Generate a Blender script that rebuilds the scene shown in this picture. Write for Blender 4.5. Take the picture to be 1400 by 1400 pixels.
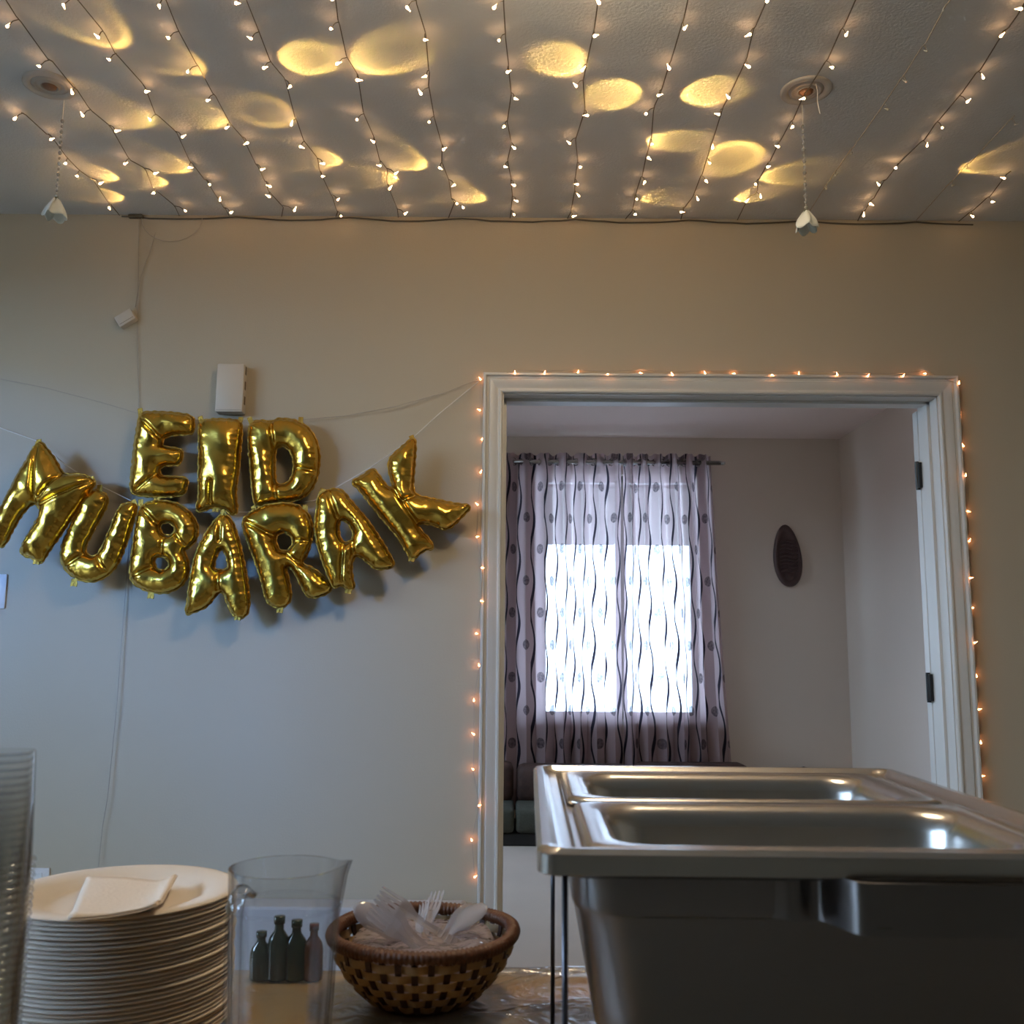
import bpy, bmesh, math, random
import numpy as np
from mathutils import Vector, Matrix
from mathutils.geometry import delaunay_2d_cdt

for _o in list(bpy.data.objects):
    bpy.data.objects.remove(_o)
scene = bpy.context.scene
COL = scene.collection
random.seed(7)
PI = math.pi

# ------------------------------------------------------------------ camera
FPX, PITCH, ROLL, EYE = 1330.0, math.radians(8.13), math.radians(0.42), Vector((0, 0, 1.2))
cam_d = bpy.data.cameras.new('camera')
cam = bpy.data.objects.new('camera', cam_d)
COL.objects.link(cam)
cam_d.sensor_width = 36
cam_d.lens = 36 * FPX / 1400
cam_d.clip_start = 0.02
cam.matrix_world = Matrix.Translation(EYE) @ Matrix.Rotation(PI / 2 + PITCH, 4, 'X') @ Matrix.Rotation(ROLL, 4, 'Z')
cam_d.dof.use_dof = True
cam_d.dof.focus_distance = 3.0
cam_d.dof.aperture_fstop = 10
scene.camera = cam

# ------------------------------------------------------------------ world, daylight, exposure
world = bpy.data.worlds.new('sky')
scene.world = world
world.use_nodes = True
bg = world.node_tree.nodes['Background']
bg.inputs['Color'].default_value = (0.52, 0.73, 1.0, 1)
bg.inputs['Strength'].default_value = 24.0
sun_d = bpy.data.lights.new('daylight', 'SUN')
sun_d.energy = 2.9
sun_d.color = (0.06, 0.31, 1.0)
sun_d.angle = math.radians(11)
sun = bpy.data.objects.new('daylight', sun_d)
COL.objects.link(sun)
SUN_AZ, SUN_EL = math.radians(38), math.atan(0.2)
_dir = Vector((math.sin(SUN_AZ), math.cos(SUN_AZ), -math.tan(SUN_EL))).normalized()
sun.rotation_euler = _dir.to_track_quat('-Z', 'Y').to_euler()
sun.location = (-6, -4, 4)
ADDED_LAMP = 53.0        # brightness of the added ceiling lamp
vs = scene.view_settings
vs.view_transform = 'Standard'
vs.look = 'None'
vs.gamma = 1
vs.exposure = 0.0
vs.use_curve_mapping = False
cy = scene.cycles
cy.transparent_max_bounces = 90
cy.max_bounces = 8
cy.diffuse_bounces = 4
cy.sample_clamp_indirect = 4.0
cy.caustics_reflective = False
cy.caustics_refractive = False
cy.use_denoising = True

# ------------------------------------------------------------------ places
WY = 3.20          # the wall with the balloons and the doorway
CEIL = 2.69
FARY = 7.0         # far wall of the room behind the doorway
FCEIL = 2.76
TABLE = 0.735

def ray(px, py):
    return (cam.matrix_world.to_3x3() @ Vector(((px - 700) / FPX, -(py - 700) / FPX, -1)))

def on_y(px, py, Y):
    d = ray(px, py)
    return EYE + d * (Y / d.y)

def on_z(px, py, Z):
    d = ray(px, py)
    return EYE + d * ((Z - EYE.z) / d.z)

# ------------------------------------------------------------------ object helpers
def obj(name, verts, faces, mat=None, parent=None, smooth=False, loc=None):
    me = bpy.data.meshes.new(name)
    me.from_pydata([tuple(v) for v in verts], [], faces)
    me.validate()
    bm = bmesh.new(); bm.from_mesh(me)
    bmesh.ops.recalc_face_normals(bm, faces=bm.faces)
    bm.to_mesh(me); bm.free()
    if mat: me.materials.append(mat)
    if smooth:
        me.polygons.foreach_set('use_smooth', [True] * len(me.polygons))
    o = bpy.data.objects.new(name, me)
    COL.objects.link(o)
    if loc is not None: o.location = loc
    if parent: o.parent = parent
    return o

def link_copy(src, name=None, parent=None, matrix=None, loc=None):
    o = src.copy()
    COL.objects.link(o)
    o.parent = parent
    if matrix is not None: o.matrix_local = matrix
    if loc is not None: o.location = loc
    return o

def tag(o, label, cat, group=None):
    o['label'] = label; o['category'] = cat
    if group: o['group'] = group
    return o

def struct(o):
    o['kind'] = 'structure'
    return o

def thing(name, label, cat, loc=(0, 0, 0), group=None, rot=None):
    o = bpy.data.objects.new(name, None)
    COL.objects.link(o)
    o.empty_display_size = 0.05
    o.location = loc
    if rot: o.rotation_euler = rot
    return tag(o, label, cat, group)

def nth(n):
    return '%d%s' % (n, 'th' if 10 < n % 100 < 14 else {1: 'st', 2: 'nd', 3: 'rd'}.get(n % 10, 'th'))

class MB:
    """collects shapes for ONE mesh"""
    def __init__(self): self.v = []; self.f = []
    def add(self, v, f):
        n = len(self.v)
        self.v += [Vector(p) for p in v]
        self.f += [tuple(i + n for i in q) for q in f]
        return self
    def box(self, a, b, bev=0.0):
        x0, y0, z0 = a; x1, y1, z1 = b
        if bev <= 0:
            v = [(x, y, z) for x in (x0, x1) for y in (y0, y1) for z in (z0, z1)]
            return self.add(v, [(0, 1, 3, 2), (4, 6, 7, 5), (0, 4, 5, 1), (2, 3, 7, 6), (0, 2, 6, 4), (1, 5, 7, 3)])
        bm = bmesh.new()
        bmesh.ops.create_cube(bm, size=1)
        for q in bm.verts:
            q.co = Vector(((x0 + x1) / 2 + q.co.x * (x1 - x0), (y0 + y1) / 2 + q.co.y * (y1 - y0), (z0 + z1) / 2 + q.co.z * (z1 - z0)))
        bmesh.ops.bevel(bm, geom=list(bm.edges), offset=bev, segments=2, affect='EDGES', profile=0.5)
        bm.verts.index_update()
        v = [q.co.copy() for q in bm.verts]; f = [tuple(q.index for q in p.verts) for p in bm.faces]
        bm.free()
        return self.add(v, f)
    def lathe(self, prof, n=24, c=(0, 0, 0), close=False, a0=0.0, wob=None):
        v = []; f = []
        m = len(prof)
        for i in range(n):
            a = a0 + 2 * PI * i / n
            for j, (r, z) in enumerate(prof):
                rr = r if wob is None else r * wob(a, j)
                v.append((c[0] + rr * math.cos(a), c[1] + rr * math.sin(a), c[2] + z))
        for i in range(n):
            k = (i + 1) % n
            for j in range(m - 1):
                f.append((i * m + j, k * m + j, k * m + j + 1, i * m + j + 1))
            if close: f.append((i * m + m - 1, k * m + m - 1, k * m, i * m))
        return self.add(v, f)
    def tube(self, pts, r, n=6, closed=False, cap=True):
        pts = [Vector(p) for p in pts]
        m = len(pts); v = []; f = []
        rs = r if isinstance(r, (list, tuple)) else [r] * m
        up = Vector((0.31, 0.21, 0.93)).normalized()
        for i, p in enumerate(pts):
            if closed: t = pts[(i + 1) % m] - pts[i - 1]
            else: t = pts[min(i + 1, m - 1)] - pts[max(i - 1, 0)]
            t.normalize()
            if abs(t.dot(up)) > 0.95: up = Vector((0.9, 0.3, 0.2)).normalized()
            x = t.cross(up).normalized(); y = t.cross(x)
            up = -y if False else up
            for k in range(n):
                a = 2 * PI * k / n
                v.append(p + x * (math.cos(a) * rs[i]) + y * (math.sin(a) * rs[i]))
        for i in range(m if closed else m - 1):
            j = (i + 1) % m
            for k in range(n):
                l = (k + 1) % n
                f.append((i * n + k, i * n + l, j * n + l, j * n + k))
        if cap and not closed:
            f.append(tuple(range(n))[::-1]); f.append(tuple((m - 1) * n + k for k in range(n)))
        return self.add(v, f)
    def loft(self, loops, cap0=False, cap1=False, closed=True):
        n = len(loops[0]); v = [p for l in loops for p in l]; f = []
        for i in range(len(loops) - 1):
            for k in range(n if closed else n - 1):
                l = (k + 1) % n
                f.append((i * n + k, i * n + l, (i + 1) * n + l, (i + 1) * n + k))
        if cap0: f.append(tuple(range(n)))
        if cap1: f.append(tuple((len(loops) - 1) * n + k for k in range(n)))
        return self.add(v, f)
    def build(self, name, mat=None, parent=None, smooth=False, loc=None, M=None):
        v = self.v if M is None else [M @ p for p in self.v]
        return obj(name, v, self.f, mat, parent, smooth, loc)

def auto_smooth(o, ang=35):
    me = o.data
    me.polygons.foreach_set('use_smooth', [True] * len(me.polygons))
    bm = bmesh.new(); bm.from_mesh(me)
    for e in bm.edges:
        if len(e.link_faces) == 2 and e.calc_face_angle(0) > math.radians(ang): e.smooth = False
    bm.to_mesh(me); bm.free()
    return o

def rrect(w, d, r, z, n=6, cx=0.0, cy=0.0):
    pts = []
    for (sx, sy, a0) in ((1, 1, 0), (-1, 1, PI / 2), (-1, -1, PI), (1, -1, 1.5 * PI)):
        for i in range(n + 1):
            a = a0 + PI / 2 * i / n
            pts.append(Vector((cx + sx * (w / 2 - r) + r * math.cos(a), cy + sy * (d / 2 - r) + r * math.sin(a), z)))
    return pts

# ------------------------------------------------------------------ materials
def new_mat(name):
    m = bpy.data.materials.new(name); m.use_nodes = True
    return m, m.node_tree.nodes, m.node_tree.links, m.node_tree.nodes['Principled BSDF']

def mat(name, col, rough=0.5, metal=0.0, noise=None, bump=None, spec=0.5, coat=0.0):
    """noise=(scale, amount) varies the colour; bump=(scale, strength)"""
    m, N, L, b = new_mat(name)
    b.inputs['Base Color'].default_value = (*col, 1)
    b.inputs['Roughness'].default_value = rough
    b.inputs['Metallic'].default_value = metal
    b.inputs['Specular IOR Level'].default_value = spec
    b.inputs['Coat Weight'].default_value = coat
    tc = N.new('ShaderNodeTexCoord')
    if noise is None: noise = (30, 0.05)
    nt = N.new('ShaderNodeTexNoise'); nt.inputs['Scale'].default_value = noise[0]; nt.inputs['Detail'].default_value = 4
    L.new(tc.outputs['Object'], nt.inputs['Vector'])
    mx = N.new('ShaderNodeMix'); mx.data_type = 'RGBA'
    mx.inputs['A'].default_value = (*[c * (1 - noise[1]) for c in col], 1)
    mx.inputs['B'].default_value = (*[min(1, c * (1 + noise[1])) for c in col], 1)
    L.new(nt.outputs['Fac'], mx.inputs['Factor']); L.new(mx.outputs['Result'], b.inputs['Base Color'])
    if bump:
        nb = N.new('ShaderNodeTexNoise'); nb.inputs['Scale'].default_value = bump[0]; nb.inputs['Detail'].default_value = 5
        L.new(tc.outputs['Object'], nb.inputs['Vector'])
        bp = N.new('ShaderNodeBump'); bp.inputs['Strength'].default_value = bump[1]; bp.inputs['Distance'].default_value = 0.01
        L.new(nb.outputs['Fac'], bp.inputs['Height']); L.new(bp.outputs['Normal'], b.inputs['Normal'])
    return m

def mat_clear(name, tint=(0.95, 0.96, 0.97), edge=(0.5, 0.5, 0.52), ior=1.5, rough=0.04, haze=0.0, hazecol=(0.8, 0.8, 0.85), bump=None):
    """thin clear plastic: fresnel gloss over a transparent sheet that tints more at grazing angles, with some milky haze"""
    m, N, L, b = new_mat(name)
    N.remove(b)
    out = N['Material Output']
    lw = N.new('ShaderNodeLayerWeight'); lw.inputs['Blend'].default_value = 0.5
    mx = N.new('ShaderNodeMix'); mx.data_type = 'RGBA'
    mx.inputs['A'].default_value = (*tint, 1); mx.inputs['B'].default_value = (*edge, 1)
    p2 = N.new('ShaderNodeMath'); p2.operation = 'POWER'; p2.inputs[1].default_value = 2.5; L.new(lw.outputs['Facing'], p2.inputs[0])
    L.new(p2.outputs[0], mx.inputs['Factor'])
    tr = N.new('ShaderNodeBsdfTransparent'); L.new(mx.outputs['Result'], tr.inputs['Color'])
    df = N.new('ShaderNodeBsdfTranslucent'); df.inputs['Color'].default_value = (*hazecol, 1)
    d2 = N.new('ShaderNodeBsdfDiffuse'); d2.inputs['Color'].default_value = (*hazecol, 1)
    ad = N.new('ShaderNodeMixShader'); ad.inputs['Fac'].default_value = 0.5
    L.new(df.outputs[0], ad.inputs[1]); L.new(d2.outputs[0], ad.inputs[2])
    hz = N.new('ShaderNodeMixShader'); hz.inputs['Fac'].default_value = haze
    L.new(tr.outputs[0], hz.inputs[1]); L.new(ad.outputs[0], hz.inputs[2])
    gl = N.new('ShaderNodeBsdfGlossy'); gl.inputs['Roughness'].default_value = rough
    f0 = ((ior - 1) / (ior + 1)) ** 2
    l2 = N.new('ShaderNodeLayerWeight'); l2.inputs['Blend'].default_value = 0.5
    pw = N.new('ShaderNodeMath'); pw.operation = 'POWER'; pw.inputs[1].default_value = 5; L.new(l2.outputs['Facing'], pw.inputs[0])
    fr = N.new('ShaderNodeMath'); fr.operation = 'MULTIPLY_ADD'; fr.inputs[1].default_value = 1 - f0; fr.inputs[2].default_value = f0
    L.new(pw.outputs[0], fr.inputs[0])
    if bump:
        tc = N.new('ShaderNodeTexCoord'); nb = N.new('ShaderNodeTexNoise'); nb.inputs['Scale'].default_value = bump[0]
        L.new(tc.outputs['Object'], nb.inputs['Vector'])
        bp = N.new('ShaderNodeBump'); bp.inputs['Strength'].default_value = bump[1]; bp.inputs['Distance'].default_value = 0.01
        L.new(nb.outputs['Fac'], bp.inputs['Height'])
        L.new(bp.outputs['Normal'], gl.inputs['Normal']); L.new(bp.outputs['Normal'], l2.inputs['Normal'])
    ms = N.new('ShaderNodeMixShader')
    L.new(fr.outputs[0], ms.inputs['Fac']); L.new(hz.outputs[0], ms.inputs[1]); L.new(gl.outputs[0], ms.inputs[2])
    L.new(ms.outputs[0], out.inputs['Surface'])
    return m

def mat_emit(name, col, strength):
    m, N, L, b = new_mat(name)
    b.inputs['Base Color'].default_value = (*col, 1)
    b.inputs['Emission Color'].default_value = (*col, 1)
    b.inputs['Emission Strength'].default_value = strength
    return m

M = {}
M['wall'] = mat('wall_paint', (0.50, 0.44, 0.335), 0.75, noise=(2.2, 0.03), bump=(160, 0.06))
M['ceiling'] = mat('ceiling_paint', (0.68, 0.69, 0.69), 0.85, noise=(3, 0.04), bump=(140, 0.25))
M['white_trim'] = mat('white_gloss_paint', (0.66, 0.65, 0.62), 0.35, noise=(8, 0.03))
M['floor'] = mat('floor_boards', (0.30, 0.26, 0.21), 0.5, noise=(4, 0.15))
M['far_wall'] = mat('far_wall_paint', (0.74, 0.62, 0.52), 0.8, noise=(2, 0.03), bump=(150, 0.05))
M['far_ceiling'] = mat('far_ceiling_paint', (0.92, 0.77, 0.70), 0.85, noise=(3, 0.03))
M['far_floor'] = mat('far_floor_carpet', (0.54, 0.45, 0.38), 0.9, noise=(3, 0.10), bump=(200, 0.3))
M['plastic_white'] = mat('white_plastic', (0.62, 0.56, 0.48), 0.45, noise=(20, 0.02))
M['dark_slot'] = mat('dark_slot', (0.16, 0.12, 0.07), 0.8)
M['wire'] = mat('dark_wire', (0.10, 0.085, 0.06), 0.5)
M['clear_wire'] = mat('clear_wire', (0.42, 0.37, 0.30), 0.4)
M['cord'] = mat('pale_cord', (0.75, 0.72, 0.66), 0.5)
M['black_metal'] = mat('black_metal', (0.03, 0.03, 0.03), 0.4, 0.6)

# ================================================================== the setting
LX, RX, BY = -3.0, 2.9, -4.4          # left wall, right wall, wall behind the camera
OPL, OPR, OPT = -0.034, 1.434, 2.063  # doorway opening
WT = 0.15
struct(MB().box((LX - .2, BY - .2, -0.12), (RX + .2, WY + WT, 0)).build('floor', M['floor']))
struct(MB().box((LX - .2, BY - .2, CEIL), (RX + .2, WY + 0.001, CEIL + .14)).build('ceiling', M['ceiling']))
w = MB()
w.box((LX - .2, WY, 0), (OPL, WY + WT, 2.95)).box((OPR, WY, 0), (RX + .2, WY + WT, 2.95)).box((OPL, WY, OPT), (OPR, WY + WT, 2.95))
struct(w.build('wall_back', M['wall']))
WIN = (-0.45, 2.05, 0.10, 2.46)        # window in the left wall: y0, y1, z0, z1
w = MB()
w.box((LX - .2, BY - .2, 0), (LX, WIN[0], CEIL)).box((LX - .2, WIN[1], 0), (LX, WY, CEIL))
w.box((LX - .2, WIN[0], 0), (LX, WIN[1], WIN[2])).box((LX - .2, WIN[0], WIN[3]), (LX, WIN[1], CEIL))
struct(w.build('wall_left', M['wall']))
struct(MB().box((RX, BY - .2, 0), (RX + .2, WY, CEIL)).build('wall_right', M['wall']))
struct(MB().box((LX, BY - .2, 0), (RX, BY, CEIL)).build('wall_front', M['wall']))
# window in the left wall
wf = MB()
t = 0.05
for (a, b) in (((WIN[0], WIN[2]), (WIN[0] + t, WIN[3])), ((WIN[1] - t, WIN[2]), (WIN[1], WIN[3])),
               ((WIN[0], WIN[2]), (WIN[1], WIN[2] + t)), ((WIN[0], WIN[3] - t), (WIN[1], WIN[3])),
               (((WIN[0] + WIN[1]) / 2 - .02, WIN[2]), ((WIN[0] + WIN[1]) / 2 + .02, WIN[3]))):
    wf.box((LX - .14, a[0], a[1]), (LX - .09, b[0], b[1]))
wfo = struct(wf.build('window_1', M['white_trim']))
M['pane'] = mat_clear('window_glass', (0.97, 0.98, 0.98), (0.8, 0.85, 0.85))
ym = (WIN[0] + WIN[1]) / 2
for (a, b) in ((WIN[0] + t, ym - .02), (ym + .02, WIN[1] - t)):
    obj('pane', [(LX - .115, a, WIN[2] + t), (LX - .115, b, WIN[2] + t), (LX - .115, b, WIN[3] - t), (LX - .115, a, WIN[3] - t)], [(0, 1, 2, 3)], M['pane'], wfo)
MB().box((LX - .1, WIN[0] - .05, WIN[2] - .03), (LX + .06, WIN[1] + .05, WIN[2]), .006).build('window_sill', M['white_trim'], wfo)

def portal(name, loc, rot, sx, sy):
    d = bpy.data.lights.new(name, 'AREA'); d.shape = 'RECTANGLE'; d.size = sx; d.size_y = sy
    d.cycles.is_portal = True
    o = bpy.data.objects.new(name, d); COL.objects.link(o); o.location = loc; o.rotation_euler = rot
portal('window_portal_left', (LX - .17, ym, (WIN[2] + WIN[3]) / 2), (0, -PI / 2, 0), WIN[3] - WIN[2], WIN[1] - WIN[0])

# door casing: a moulded profile mitred round three sides of the doorway
PROF = [(0.0, 0.0), (0.0, 0.012), (0.004, 0.016), (0.010, 0.016), (0.013, 0.012), (0.020, 0.012), (0.036, 0.020),
        (0.042, 0.020), (0.046, 0.015), (0.053, 0.017), (0.057, 0.026), (0.063, 0.026), (0.066, 0.022), (0.066, 0.0)]
def casing(side):
    lo = []
    for (u, h) in PROF:
        y = WY - h
        if side == 'left': lo.append([(OPL - u, y, 0), (OPL - u, y, OPT + u)])
        elif side == 'right': lo.append([(OPR + u, y, 0), (OPR + u, y, OPT + u)])
        else: lo.append([(OPL - u, y, OPT + u), (OPR + u, y, OPT + u)])
    v = [p for q in lo for p in q]; f = []
    for i in range(len(lo) - 1): f.append((2 * i, 2 * i + 1, 2 * i + 3, 2 * i + 2))
    return v, f
for i, s in enumerate(('left', 'head', 'right')):
    v, f = casing(s)
    struct(auto_smooth(obj('trim_%d' % (i + 1), v, f, M['white_trim']), 30))
# jamb lining with its stop bead
j = MB()
JT = 0.004
j.box((OPL - .0, WY - .002, 0), (OPL + JT, WY + WT + .002, OPT)).box((OPR - JT, WY - .002, 0), (OPR, WY + WT + .002, OPT)).box((OPL, WY - .002, OPT - JT), (OPR, WY + WT + .002, OPT))
S0, S1 = WY + .055, WY + .10
j.box((OPL, S0, 0), (OPL + .013, S1, OPT)).box((OPR - .013, S0, 0), (OPR, S1, OPT)).box((OPL, S0, OPT - .014), (OPR, S1, OPT))
struct(j.build('trim_4', M['white_trim']))
# far side casing hints
# the door leaf, swung right round against the far side of the wall
d = MB().box((OPR - .006, WY + WT + .004, .012), (OPR + .74, WY + WT + .044, OPT - .012), .003)
dr = struct(d.build('door_1', M['white_trim']))
for k, (py) in enumerate((650, 940)):
    p = on_y(1256 if k == 0 else 1270, py, WY + WT)
    hb = MB().box((OPR - .016, WY + WT - .012, p.z - .045), (OPR - .004, WY + WT + .022, p.z + .045), .002)
    hb.tube([(OPR - .014, WY + WT + .006, p.z - .05), (OPR - .014, WY + WT + .006, p.z + .05)], .007, 8)
    hb.build('hinge', M['black_metal'], dr)
hk = MB().tube([(OPR + .68, WY + WT + .044, 1.0), (OPR + .68, WY + WT + .09, 1.0), (OPR + .60, WY + WT + .09, 1.0)], .009, 8)
hk.build('door_handle', M['black_metal'], dr)
# baseboards
bb = MB().box((LX, WY - .014, 0), (OPL - .068, WY, .10), .003)
struct(bb.build('baseboard_back', M['white_trim']))
struct(MB().box((OPR + .068, WY - .014, 0), (RX, WY, .10), .003).build('baseboard_right', M['white_trim']))

# ---- the room behind the doorway
FLX, FRX = -1.5, 2.40
F0 = WY + WT
struct(MB().box((FLX - .2, F0, -.12), (FRX + .2, FARY + .2, 0)).build('floor_far_room', M['far_floor']))
struct(MB().box((FLX - .2, F0, FCEIL), (FRX + .2, FARY + .2, FCEIL + .14)).build('ceiling_far_room', M['far_ceiling']))
ADDED_WIN = (4.9, 6.2, 1.35, 2.3)           # unseen side window added to light the far room: y0, y1, z0, z1
w = MB()
w.box((FLX - .2, F0, 0), (FLX, ADDED_WIN[0], FCEIL)).box((FLX - .2, ADDED_WIN[1], 0), (FLX, FARY + .2, FCEIL))
w.box((FLX - .2, ADDED_WIN[0], 0), (FLX, ADDED_WIN[1], ADDED_WIN[2])).box((FLX - .2, ADDED_WIN[0], ADDED_WIN[3]), (FLX, ADDED_WIN[1], FCEIL))
struct(w.build('wall_far_left', M['far_wall']))
wf = MB()
for (a, b) in (((ADDED_WIN[0], ADDED_WIN[2]), (ADDED_WIN[0] + .05, ADDED_WIN[3])), ((ADDED_WIN[1] - .05, ADDED_WIN[2]), (ADDED_WIN[1], ADDED_WIN[3])), ((ADDED_WIN[0], ADDED_WIN[2]), (ADDED_WIN[1], ADDED_WIN[2] + .05)), ((ADDED_WIN[0], ADDED_WIN[3] - .05), (ADDED_WIN[1], ADDED_WIN[3]))):
    wf.box((FLX - .13, a[0], a[1]), (FLX - .08, b[0], b[1]))
w3 = struct(wf.build('added_side_window', M['white_trim']))
obj('pane', [(FLX - .105, ADDED_WIN[0] + .05, ADDED_WIN[2] + .05), (FLX - .105, ADDED_WIN[1] - .05, ADDED_WIN[2] + .05), (FLX - .105, ADDED_WIN[1] - .05, ADDED_WIN[3] - .05), (FLX - .105, ADDED_WIN[0] + .05, ADDED_WIN[3] - .05)], [(0, 1, 2, 3)], M['pane'], w3)
portal('added_window_portal', (FLX - .17, (ADDED_WIN[0] + ADDED_WIN[1]) / 2, (ADDED_WIN[2] + ADDED_WIN[3]) / 2), (0, -PI / 2, 0), ADDED_WIN[3] - ADDED_WIN[2], ADDED_WIN[1] - ADDED_WIN[0])
struct(MB().box((FRX, F0, 0), (FRX + .2, FARY + .2, FCEIL)).build('wall_far_right', M['far_wall']))
p0 = on_y(738, 648, FARY); p1 = on_y(960, 985, FARY)
FW = (p0.x, p1.x, p1.z, p0.z)          # far window x0, x1, z0, z1
w = MB()
w.box((FLX, FARY, 0), (FW[0], FARY + .2, FCEIL)).box((FW[1], FARY, 0), (FRX, FARY + .2, FCEIL))
w.box((FW[0], FARY, 0), (FW[1], FARY + .2, FW[2])).box((FW[0], FARY, FW[3]), (FW[1], FARY + .2, FCEIL))
struct(w.build('wall_far', M['far_wall']))
wf = MB()
xm = (FW[0] + FW[1]) / 2 + 0.02
yo = FARY + .08
for (a, b) in (((FW[0], FW[2]), (FW[0] + .05, FW[3])), ((FW[1] - .05, FW[2]), (FW[1], FW[3])), ((FW[0], FW[2]), (FW[1], FW[2] + .05)),
               ((FW[0], FW[3] - .05), (FW[1], FW[3])), ((xm - .04, FW[2]), (xm + .04, FW[3]))):
    wf.box((a[0], yo, a[1]), (b[0], yo + .05, b[1]))
w2 = struct(wf.build('window_2', M['white_trim']))
for (a, b) in ((FW[0] + .05, xm - .04), (xm + .04, FW[1] - .05)):
    obj('pane', [(a, yo + .025, FW[2] + .05), (b, yo + .025, FW[2] + .05), (b, yo + .025, FW[3] - .05), (a, yo + .025, FW[3] - .05)], [(0, 1, 2, 3)], M['pane'], w2)
MB().box((FW[0] - .05, FARY - .05, FW[2] - .03), (FW[1] + .05, FARY + .08, FW[2]), .006).build('window_sill', M['white_trim'], w2)
portal('window_portal_far', ((FW[0] + FW[1]) / 2, FARY + .19, (FW[2] + FW[3]) / 2), (-PI / 2, 0, 0), FW[1] - FW[0], FW[3] - FW[2])
# outside: pale ground and a dark roof slab added to dim the far window's top
M['paving'] = mat('pale_paving', (0.62, 0.62, 0.60), 0.9, noise=(1, 0.08))
struct(MB().box((-14, -12, -.5), (14, 24, -.3)).build('ground_outside', M['paving']))
M['shade_roof'] = mat('shade_roof_boards', (0.07, 0.06, 0.05), 0.9, noise=(6, 0.2))
struct(MB().box((FLX - .5, FARY + .2, 2.42), (FRX + .5, FARY + 4.2, 2.55)).build('added_porch_roof', M['shade_roof']))
# outside the left window: unseen eave and boards added to narrow the sky to a strip
M['sky_block'] = mat('sky_block_boards', (0.10, 0.085, 0.065), 0.9, noise=(6, 0.2))
struct(MB().box((LX - 1.75, -6.2, 2.80), (LX - .2, 5.2, 2.92)).build('added_eave', M['sky_block']))
struct(MB().box((LX - 2.6, -9, -.3), (LX - 2.5, 8, 2.25)).build('added_fence', M['sky_block']))

# ================================================================== fairy lights on the ceiling
def mat_bulb(name, col, strength): return mat_emit(name, col, strength)
M['bulb_warm'] = mat_bulb('warm_bulb', (1.0, 0.56, 0.26), 25.0)
M['bulb_orange'] = mat_bulb('orange_bulb', (1.0, 0.36, 0.14), 24.0)
M['bulb_clear'] = mat('unlit_bulb', (0.75, 0.72, 0.66), 0.25)

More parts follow.
